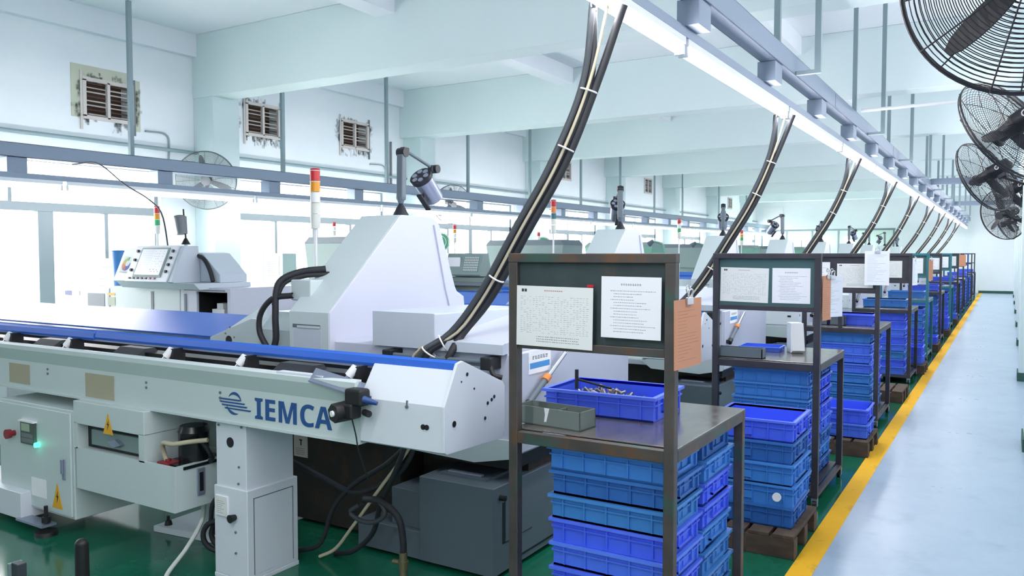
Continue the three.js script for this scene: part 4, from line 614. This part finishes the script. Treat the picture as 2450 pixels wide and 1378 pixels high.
// notices on the boards
function notice(label, m, w, h, x, y, z, tilt = 0) { const o = meshOf(numbered('notice_sheet'), new THREE.BoxGeometry(w, h, 0.0015), m); o.position.set(x, y, z); o.rotation.z = tilt; o.userData = { label, category: 'notice', group: 'notices on the rack boards' }; scene.add(o); return o; }
notice('pale grey form sheet on the nearest rack board', MP.form, 0.314, 0.222, -1.40, 1.318, -2.597 + 0.02, -0.012);
notice('white typed notice on the nearest rack board', MP.text, 0.222, 0.214, -1.10, 1.362, -2.599 + 0.02, -0.008);
single('red_tab', 'small red tab above the nearest grey form sheet', 'tab', box(-1.275, -1.25, 1.428, 1.438, -2.598, -2.596), M.red);
notice('pale form sheet on the second rack board', MP.form, 0.30, 0.215, -1.40, 1.352, -5.078, -0.02); notice('white notice on the second rack board', MP.text, 0.225, 0.215, -1.115, 1.352, -5.078);
notice('left white notice on the third rack board', MP.text, 0.22, 0.22, -1.47, 1.36, -7.738); notice('right white form on the third rack board', MP.form, 0.3, 0.215, -1.15, 1.35, -7.738);
notice('pale blue notice on the fourth rack board', MP.form, 0.3, 0.2, -1.2, 1.36, -10.568); notice('white notice on the teal fifth rack board', MP.text, 0.26, 0.22, -1.15, 1.37, -13.018);
notice('white notice on the sixth rack board', MP.text, 0.24, 0.2, -1.1, 1.37, -15.718); notice('white notice on the seventh rack board', MP.text, 0.3, 0.22, -1.15, 1.37, -18.618); notice('white notice on the eighth rack board', MP.form, 0.3, 0.22, -1.15, 1.37, -21.518);
// clipboards hung on the front right posts
function clipboard(label, x, y, z, turn, m, w = 0.19, h = 0.235) {
  const c = thing('clipboard', label, 'clipboard', [x, y, z], turn, 'clip cards on the rack posts');
  card('sheet', w, h, m, c, 0.004); part('clip', [box(-0.022, 0.022, h / 2 - 0.02, h / 2 + 0.006, 0.002, 0.012, 0.003), tube([[-0.014, h / 2, 0.008], [-0.012, h / 2 + 0.03, 0.012], [0.012, h / 2 + 0.03, 0.012], [0.014, h / 2, 0.008]], 0.003, 14, 6)], M.chrome, c); part('hook', torus(0.012, 0.0025, 14, 6).translate(0, h / 2 + 0.034, 0.0), M.chrome, c);
  return c;
}
clipboard('orange card hung by a clip on the nearest rack post', -0.925, 1.277, -2.665, Math.PI / 2 - 0.12, MP.print, 0.20, 0.235).rotation.z = 0.02;
clipboard('outer orange card hung on the second rack post', -0.922, 1.28, -5.16, Math.PI / 2 - 0.15, MP.print, 0.15, 0.27); clipboard('white sheet hung behind the orange card of the second rack', -0.908, 1.285, -5.23, Math.PI / 2 - 0.5, MP.sheet, 0.2, 0.25);
clipboard('white sheet hung by a clip on the third rack post', -0.965, 1.42, -7.70, 0.25, MP.sheet, 0.2, 0.30); clipboard('pink card hung on the teal fifth rack', -0.925, 1.31, -13.08, Math.PI / 2 - 0.2, MP.print, 0.2, 0.3); clipboard('white sheet hung on the fourth rack post', -0.925, 1.32, -10.7, Math.PI / 2 - 0.2, MP.sheet, 0.2, 0.3); clipboard('orange card on the far tenth rack', -1.05, 1.36, -24.25, 0.2, MP.print, 0.3, 0.3);

// ---------------------------------------------------------------- fans
function makeFan(label, m, group) {
  const f = thing('wall_fan', label, 'fan', [0, 0, 0], 0, group); const R = 0.375, gs = [], prof = (t) => 0.085 * Math.sqrt(Math.max(0, 1 - t * t * 0.92));      // local +z: blowing side
  for (const s of [1, -1]) {
    const w = []; for (let k = 1; k < 25; k++) { const t = k / 25; w.push(torus(R * t, 0.0017, 60, 4).translate(0, 0, s * prof(t))); }
    for (let k = 0; k < 9; k++) { const a = k * Math.PI * 2 / 9 + (s > 0 ? 0.2 : 0.42), p = []; for (let j = 2; j <= 10; j++) { const t = j / 10; p.push([R * t * Math.cos(a), R * t * Math.sin(a), s * (prof(t) + 0.003)]); } w.push(tube(p, 0.0026, 12, 4)); }
    part(s > 0 ? 'front_guard' : 'rear_guard', w, m, f);
  }
  part('rim', [torus(R, 0.007, 72, 8), torus(R - 0.004, 0.004, 72, 6).translate(0, 0, 0.02)], m, f);
  part('hub', [cyl([0, 0, -0.05], [0, 0, 0.06], 0.055, 0.045, 20), cyl([0, 0, 0.075], [0, 0, 0.092], 0.06, 0.06, 20)], m, f);
  for (let k = 0; k < 3; k++) {
    const n = 9, pos = [], idx = []; for (let j = 0; j < n; j++) { const t = j / (n - 1), r = 0.04 + t * 0.285, w = (0.022 + 0.022 * Math.sin(Math.PI * Math.min(1, t * 0.9 + 0.1))) * (t > 0.9 ? 0.55 : 1), tw = 0.75 - 0.4 * t; for (const q of [-1, 1]) for (const th of [-1, 1]) pos.push(r, q * w * Math.cos(tw) - th * 0.0016, q * w * Math.sin(tw) + th * 0.0016); }
    for (let j = 0; j + 1 < n; j++) { const a = j * 4, b = a + 4; for (const [p, q] of [[0, 2], [3, 1], [1, 0], [2, 3]]) idx.push(a + p, b + p, a + q, b + p, b + q, a + q); } idx.push(0, 2, 1, 1, 2, 3); const e = (n - 1) * 4; idx.push(e, e + 1, e + 2, e + 1, e + 3, e + 2);
    const g = new THREE.BufferGeometry(); g.setAttribute('position', new THREE.Float32BufferAttribute(pos, 3)); g.setIndex(idx); const ng = g.toNonIndexed(); ng.computeVertexNormals(); ng.rotateZ(k * Math.PI * 2 / 3 + 3.86);
    part('blade', ng, m, f);
  }
  const mt = part('motor', [cyl([0, 0, -0.06], [0, 0, -0.24], 0.07, 0.062, 20), new THREE.SphereGeometry(0.062, 16, 10).scale(1, 1, 0.6).translate(0, 0, -0.24), box(-0.025, 0.025, -0.1, -0.04, -0.2, -0.12, 0.008)], m, f);
  for (const s of [-1, 1]) part('motor_badge', torus(0.018, 0.004, 18, 6).rotateY(Math.PI / 2).translate(s * 0.066, 0, -0.17), M.white, mt);
  return f;
}
function aim(o, [x, y, z], d) { o.position.set(x, y, z); o.rotation.set(0, 0, 0); const n = V(...d).normalize(); o.rotation.order = 'YXZ'; o.rotation.y = Math.atan2(n.x, n.z); o.rotation.x = -Math.asin(n.y); return o; }
function fanArm(o, wallX) {                                   // bracket from the motor to its pilaster or wall, in the fan's own frame
  o.updateMatrix(); const inv = o.matrix.clone().invert(), w = V(wallX, o.position.y - 0.12, o.position.z - 0.05).applyMatrix4(inv), w2 = V(wallX + Math.sign(wallX - o.position.x) * -0.02, o.position.y - 0.12, o.position.z - 0.05).applyMatrix4(inv);
  const mid = w.clone().multiplyScalar(0.5).add(V(0, -0.16, -0.1));
  part('bracket_arm', tube([[0, -0.1, -0.16], [mid.x, mid.y, mid.z], [w.x, w.y, w.z]], 0.013, 20, 8), M.fanBlack, o); part('wall_plate', cyl([w.x, w.y, w.z], [w2.x, w2.y, w2.z], 0.05, 0.05, 16), M.fanBlack, o);
}
const fan0 = makeFan('nearest big black wall fan at the top right', M.fanBlack, 'black wall fans along the walkway');
const fanSet = [[[0.052, 2.418, -2.98], [-0.1, -0.32, 0.94]], [[-0.01, 2.33, -6.05], [-0.72, -0.5, -0.48]], [[-0.20, 2.31, -9.3], [-0.78, -0.42, -0.46]], [[0.0, 2.33, -11.9], [-0.7, -0.3, -0.3]], [[-0.05, 2.12, -13.9], [-0.5, -0.2, 0.6]], [[-0.02, 2.2, -20.3], [-0.7, -0.3, -0.3]]];
const fanLabels = ['', 'second black wall fan seen from behind with round badge', 'third smaller black wall fan seen from behind', 'black fan on a bent arm between the third and lowest fans', 'lowest black wall fan near the white pilaster', 'farthest black wall fan down the walkway'];
const fansR = fanSet.map(([p, d], i) => aim(i ? copyOf(fan0, p, 0, fanLabels[i]) : fan0, p, d));
fansR.forEach((f, i) => fanArm(f, [0.3, 0.62, 0.62, 0.155, 0.62, 0.21][i]));
const fanW0 = makeFan('grey wall fan on the column behind the left LED strip', M.fanGrey, 'grey fans on the window wall'); aim(fanW0, [-8.92, 2.5, -6.93], [0.74, -0.15, 0.66]); 
const fanW1 = copyOf(fanW0, [0, 0, 0], 0, 'far grey wall fan behind the near lathe hood'); aim(fanW1, [-9.02, 2.48, -12.55], [0.8, -0.2, 0.5]); fanArm(fanW0, -9.49); fanArm(fanW1, -9.49);

// ---------------------------------------------------------------- signal towers
function tower(label, [x, yb, z], hb, s, lens, poleR = 0.011) {
  const y0 = 0, h = yb + hb;
  const t = thing('signal_tower', label, 'signal light', [x, y0, z], 0, 'signal towers on the machines'); part('pole', cyl([0, 0, 0], [0, h - 0.3 * s, 0], poleR * s, poleR * s, 10), M.white, t);
  const seg = 0.075 * s; part('foot', cyl([0, 0, 0], [0, 0.015, 0], 0.03, 0.03, 14), M.white, t); let y = h - 0.37 * s; part('body', cyl([0, y, 0], [0, y + 0.1 * s, 0], 0.032 * s, 0.035 * s, 18), M.lensWhite, t); y += 0.1 * s;
  for (const m of lens) { part('lens', cyl([0, y + 0.003, 0], [0, y + seg * 0.94, 0], 0.034 * s, 0.034 * s, 20), m, t); part('ring', cyl([0, y + seg * 0.94, 0], [0, y + seg, 0], 0.036 * s, 0.036 * s, 20), M.lensWhite, t); y += seg; }
  part('cap', lathe([[0.036 * s, 0], [0.03 * s, 0.012 * s], [0, 0.016 * s]]).translate(0, y, 0), lens[lens.length - 1], t); return t;
}
tower('nearest signal tower, red over amber, left of the near hood', [-4.07, 1.2, -4.05], 0.89, 1, [M.lensWhite, M.white, M.amber, M.red]);
tower('signal tower beside the window machine at far left', [-8.05, 1.3, -5.6], 0.8, 0.9, [M.greenLens, M.amber, M.red]);
tower('small distant red signal tower left of the near hood', [-7.83, 1.3, -8.14], 0.75, 0.7, [M.white, M.red]);
tower('small red and amber signal tower right of the near hood', [-7.0, 1.3, -9.8], 0.7, 0.8, [M.white, M.amber, M.red]);
tower('tall signal tower, red orange and teal, above the nearest rack', [-4.57, 1.2, -8.4], 0.94, 0.95, [M.lensWhite, M.tealLens, M.orange, M.red]);
tower('faint red signal tower left of the tall red orange one', [-6.93, 1.3, -12.2], 0.7, 0.8, [M.white, M.red]);
tower('red signal tower between the first two racks', [-4.86, 1.2, -13.5], 0.98, 1, [M.greenLens, M.white, M.red]);
tower('red signal tower above the second rack', [-5.05, 1.2, -18.06], 0.9, 1, [M.greenLens, M.amber, M.red]);

// ---------------------------------------------------------------- machines by the windows
{
  const m = thing('window_lathe', 'white lathe with tilted control panel beside the left windows', 'lathe', [-6.9, 0, -4.6]);
  part('cabinet', [box(-0.46, 0.6, 0.05, 1.235, -0.9, 0, 0.01)], M.latheGreen, m);
  part('side_cabinet', [box(-1.2, -0.47, 0.05, 1.215, -0.85, 0.0, 0.008)], M.latheGrey, m); part('vent_grille', box(-0.83, -0.55, 0.98, 1.16, 0, 0.003), M.tank, m); part('blue_badge', box(-1.23, -1.1, 1.13, 1.175, 0, 0.003), M.navy, m); part('white_badge', box(-1.1, -0.97, 1.13, 1.175, 0, 0.003), M.white, m);
  part('door_gap', box(0.18, 0.215, 0.3, 1.2, 0.0, 0.004), M.tank, m); part('plate', box(-0.5, -0.38, 1.05, 1.13, 0, 0.003), M.beigePlate, m); part('amber_plate', box(-0.5, -0.38, 1.145, 1.17, 0, 0.003), M.warn, m);
  part('work_box', [box(0.605, 0.83, 0.05, 1.25, -0.9, 0, 0.008), box(1.23, 1.27, 0.05, 1.25, -0.9, 0.0), box(0.83, 1.23, 1.215, 1.25, -0.9, 0), box(0.83, 1.23, 0.05, 0.7, -0.9, 0), box(0.83, 1.23, 0.7, 1.215, -0.9, -0.6)], M.lathe, m);
  part('work_cavity', [box(0.832, 1.228, 0.702, 1.213, -0.6, -0.59), box(0.831, 0.836, 0.702, 1.213, -0.59, -0.02), box(1.224, 1.229, 0.702, 1.213, -0.59, -0.02), box(0.836, 1.224, 1.208, 1.213, -0.59, -0.02)], M.black, m); part('box_frame', [box(0.66, 0.685, 0.6, 1.19, 0, 0.006), box(0.66, 1.2, 1.222, 1.232, 0, 0.006)], M.tank, m);
  part('spindle', [box(0.93, 1.09, 1.0, 1.06, -0.2, -0.08), box(0.97, 1.05, 1.06, 1.11, -0.18, -0.1), box(0.9, 1.12, 0.9, 1.0, -0.25, -0.05)], M.white, m);
  // console
  const con = part('console', prismX([[0.16, 1.29], [0.19, 1.30], [0.05, 1.62], [-0.02, 1.62], [-0.05, 1.29]], 0.06, 0.67, 0.006), M.feederWhite, m);
  part('console_base', [prismX([[0.1, 1.235], [0.16, 1.29], [-0.45, 1.29], [-0.45, 1.235]], -0.1, 1.0)], M.latheGrey, m);
  part('console_back', [prismZ([[0.675, 1.292], [0.99, 1.292], [0.99, 1.36], [0.76, 1.55], [0.675, 1.56]], -0.42, -0.12, 0.006), prismX([[0.15, 1.29], [0.18, 1.30], [0.04, 1.615], [-0.1, 1.615], [-0.12, 1.29]], 0.672, 0.73, 0.005)], M.latheGrey, m);
  part('chart_panel', prismX([[0.12, 1.29], [0.13, 1.30], [0.0, 1.60], [-0.03, 1.60], [-0.06, 1.29]], -0.2, 0.058, 0.006), M.feeder, m);
  const tilt = -Math.atan2(0.14, 0.32), sc = card('screen', 0.36, 0.25, MP.ui, con, 0.004); sc.position.set(0.365, 1.472, 0.1225); sc.rotation.x = tilt; const bz = part('screen_bezel', new THREE.BoxGeometry(0.4, 0.285, 0.004), M.greyGreen, con); bz.position.set(0.365, 1.47, 0.1195); bz.rotation.x = tilt;
  const ch = card('colour_chart', 0.16, 0.16, MP.chart, m, 0.002); ch.position.set(-0.07, 1.45, 0.072); ch.rotation.x = tilt;
  for (const [x, y] of [[0.115, 1.57], [0.115, 1.49], [0.115, 1.4], [0.62, 1.57], [0.62, 1.51], [0.62, 1.45], [0.62, 1.39]]) { const b = part('button', new THREE.CylinderGeometry(0.013, 0.013, 0.02, 10).rotateX(Math.PI / 2), M.black, con); b.position.set(x, y, 0.19 - (y - 1.3) * 0.4375 + 0.006); }
  for (let k = 0; k < 7; k++) { const b = part('key', new THREE.BoxGeometry(0.022, 0.014, 0.01), k > 4 ? M.darkRed : M.black, con); b.position.set(0.13 + k * 0.06, 1.328, 0.182); b.rotation.x = tilt; }
  part('console_hose', tube([[0.72, 1.53, -0.1], [0.8, 1.5, -0.1], [0.88, 1.4, -0.1], [0.92, 1.3, -0.1]], 0.018, 18, 8), M.black, m);
  const pen = thing('pendant_lamp_head', 'grey hanging lamp head with cord above the window machine', 'lamp', [-6.75, 1.2355, -5.0]); part('post', cyl([0, 0, 0], [0, 0.4, 0], 0.02, 0.02, 10), M.feeder, pen); part('base', cyl([0, 0.4, 0], [0, 0.46, 0], 0.045, 0.012, 14), M.black, pen); part('stem', cyl([0, 0.46, 0], [-0.03, 0.74, 0], 0.008, 0.008, 8), M.black, pen); part('head', [cyl([-0.01, 0.5, 0.03], [-0.04, 0.66, 0.03], 0.05, 0.062, 16), new THREE.SphereGeometry(0.062, 14, 8).scale(1, 0.4, 1).translate(-0.04, 0.66, 0.03)], M.fanGrey, pen);
  single('lamp_cord', 'thin dark cord sagging from the rear tray to the window machine', 'cable', tube([[-8.55, 2.5, -4.95], [-8.2, 2.5, -5.0], [-7.7, 2.25, -5.0], [-7.3, 2.08, -5.0], [-7.12, 1.95, -5.0], [-7.0, 1.5, -5.0]], 0.008, 30, 6), M.rubberGrey);
  const bt = thing('blue_tub', 'bright blue plastic tub behind the window machine panel', 'tub', [-7.55, 1.2155, -4.85]); part('tub', lathe([[0, 0], [0.075, 0], [0.1, 0.36], [0.094, 0.36], [0.07, 0.01], [0, 0.01]], 20), M.blueTub, bt); part('rim', torus(0.1, 0.006, 24, 6).rotateX(Math.PI / 2).translate(0, 0.36, 0), M.blueTub, bt);
  const cr = thing('white_carton', 'white carton with blue print on the cabinet by the window', 'carton', [-7.85, 1.2155, -5.0]); part('box', box(-0.22, 0.22, 0, 0.28, -0.1, 0.1, 0.003), M.white, cr); part('print', [box(-0.12, 0.08, 0.18, 0.2, 0.1, 0.101), box(-0.2, -0.06, 0.06, 0.08, 0.1, 0.101)], M.cyan, cr);
}
// green and grey machines of the second row
function makeMill(label, m, dark) {
  const g = thing('turning_machine', label, 'machine', [0, 0, 0], 0, 'machines by the windows');
  part('base', box(-1.1, 1.1, 0.03, 0.95, -0.7, 0, 0.01), M.feeder, g);
  part('guard', [prismZ([[-0.55, 1.22], [0.75, 1.22], [0.8, 1.68], [-0.62, 1.68]], -0.65, 0.02, 0.006), box(-1.0, 1.0, 0.95, 1.22, -0.68, -0.02, 0.006)], m, g); part('guard_lid', prismZ([[-0.63, 1.68], [0.81, 1.68], [0.74, 1.76], [-0.54, 1.76]], -0.64, 0.02), dark, g);
  part('console', [box(-1.5, -1.1, 1.1, 1.55, -0.3, -0.05, 0.01)], M.feeder, g); const s = card('console_screen', 0.26, 0.3, MP.small, g, 0.004); s.position.set(-1.3, 1.36, -0.047); part('console_shelf', box(-1.5, -1.1, 1.05, 1.1, -0.3, 0.1, 0.006), m, g); part('console_stand', box(-1.38, -1.22, 0, 1.06, -0.25, -0.1, 0.006), M.feeder, g);
  part('feeder_lid', prismX([[0.0, 1.03], [0, 1.05], [-0.36, 1.10], [-0.36, 1.08]], 1.1, 2.4), M.lidBlue, g); part('feeder_beam', box(1.1, 2.4, 0.7, 1.03, -0.36, 0, 0.006), M.feeder, g); part('feeder_leg', box(1.8, 2.0, 0, 0.7, -0.3, -0.06, 0.004), M.feeder, g);
  return g;
}
const mill0 = makeMill('grey hopper shaped machine guard just left of the near hood', M.greyGreen, M.tank); mill0.position.set(-7.2, 0, -7.6);
const millG = makeMill('green machine guard seen right of the nearest rack', M.machineGreen, M.greyGreen); millG.position.set(-6.5, 0, -14.4);
[[-6.6, -11.0, 0], [-6.4, -17.8, 0], [-6.4, -21.2, 1], [-6.4, -24.0, 0], [-6.4, -27.4, 1]].forEach(([x, z, g], i) => copyOf(g ? millG : mill0, [x, 0, z], 0, `${['first', 'second', 'third', 'fourth', 'farthest'][i]} ${g ? 'green' : 'grey'} guarded machine deeper along the windows`));
{
  const k = thing('control_desk', 'grey green keyboard console right of the near hood', 'console', [-5.65, 0, -8.15]); part('desk', box(-0.28, 0.26, 0, 1.26, -0.4, 0, 0.008), M.greyGreen, k); part('panel', prismX([[0.06, 1.27], [0.08, 1.29], [0, 1.55], [-0.12, 1.55], [-0.2, 1.26]], -0.27, 0.25, 0.006), M.greyGreen, k); const s = card('keypad_face', 0.22, 0.2, MP.keys, k, 0.003); s.position.set(0.1, 1.42, 0.043); s.rotation.x = -0.3; part('screen', box(-0.24, -0.06, 1.36, 1.5, 0.03, 0.05), M.white, k); part('plinth', box(-0.4, 0.7, 1.16, 1.2, -0.4, 0.12), M.tank, k);
  // round green disc fans near the windows
  for (const [x, y, z, lb] of [[-7.35, 1.72, -9.9, 'round green fan beside the small amber signal tower'], [-6.9, 1.68, -12.3, 'round grey green fan behind the thick cable bundle']]) { const d = thing('small_fan', lb, 'fan', [x, y, z], 0.5); part('disc', cyl([0, 0, -0.01], [0, 0, 0.01], 0.14, 0.14, 28), M.greenDisc, d); part('ring', [torus(0.15, 0.008, 30, 6), torus(0.1, 0.004, 24, 6).translate(0, 0, 0.02)], M.white, d); part('stand', [cyl([0, -0.15, -0.02], [0, -y + 0.02, -0.02], 0.015, 0.015, 8), cyl([0, -y, -0.02], [0, -y + 0.02, -0.02], 0.15, 0.15, 20)], M.white, d); }
  single('grey_cord', 'two thin teal cords dropping from the rear tray right of the near hood', 'cable', [tube([[-8.55, 2.4, -15.0], [-8.3, 2.1, -14.4], [-8.0, 1.9, -13.6], [-7.4, 1.45, -12.8]], 0.014, 20, 6)], M.tealLens);
  // goose neck lamps with green paint
  [[-5.1, -11.9], [-4.9, -12.9], [-5.0, -15.4]].forEach(([x, z], i) => { const g = thing('goose_neck_lamp', `${['left', 'middle', 'right'][i]} small green goose neck lamp above the racks`, 'lamp', [x, 1.2, z]); part('neck', tube([[0, 0, 0], [0.02, 0.3, 0], [-0.04, 0.5, 0], [-0.2, 0.55, 0]], 0.016, 20, 8), M.machineGreen, g); part('head', cyl([-0.2, 0.56, 0], [-0.28, 0.5, 0], 0.03, 0.05, 12), M.tank, g); part('stand', box(-0.05, 0.05, -1.2, 0, -0.05, 0.05), M.feeder, g); });
}
// far end: glazed partition with lamps
{
  const p = thing('glass_partition', 'greenish glazed partition at the far end of the hall', 'partition', [-6.2, 0, -34.2]);
  for (let k = 0; k < 5; k++) part('pane', box(-2.5 + k, -1.54 + k, 0.9, 2.45, -0.01, 0.01), M.greenGlass, p); for (let k = 0; k < 6; k++) part('mullion', box(-2.54 + k, -2.48 + k, 0, 2.5, -0.03, 0.03), M.tank, p); part('head', box(-2.54, 2.54, 2.45, 2.52, -0.04, 0.04), M.tank, p); part('dado', box(-2.5, 2.5, 0, 0.9, -0.02, 0.02), M.feeder, p);
  [[-8.0, 2.3], [-7.0, 2.2], [-6.2, 2.15], [-5.3, 2.1], [-4.6, 1.75], [-7.6, 1.75]].forEach(([x, y], i) => { const l = thing('round_lamp', `${ORD[i]} small round white lamp by the far glazed partition`, 'lamp', [x, y, -33.6], 0, 'round lamps at the far end'); part('globe', new THREE.SphereGeometry(0.11, 14, 10), M.led, l); part('stem', cyl([0, -0.11, 0], [0, -y + 0.01, 0], 0.012, 0.012, 6), M.tank, l); const q = new THREE.PointLight(0xeefff6, 1.2); q.castShadow = true; l.add(q); });
}
renderer.render(scene, camera);
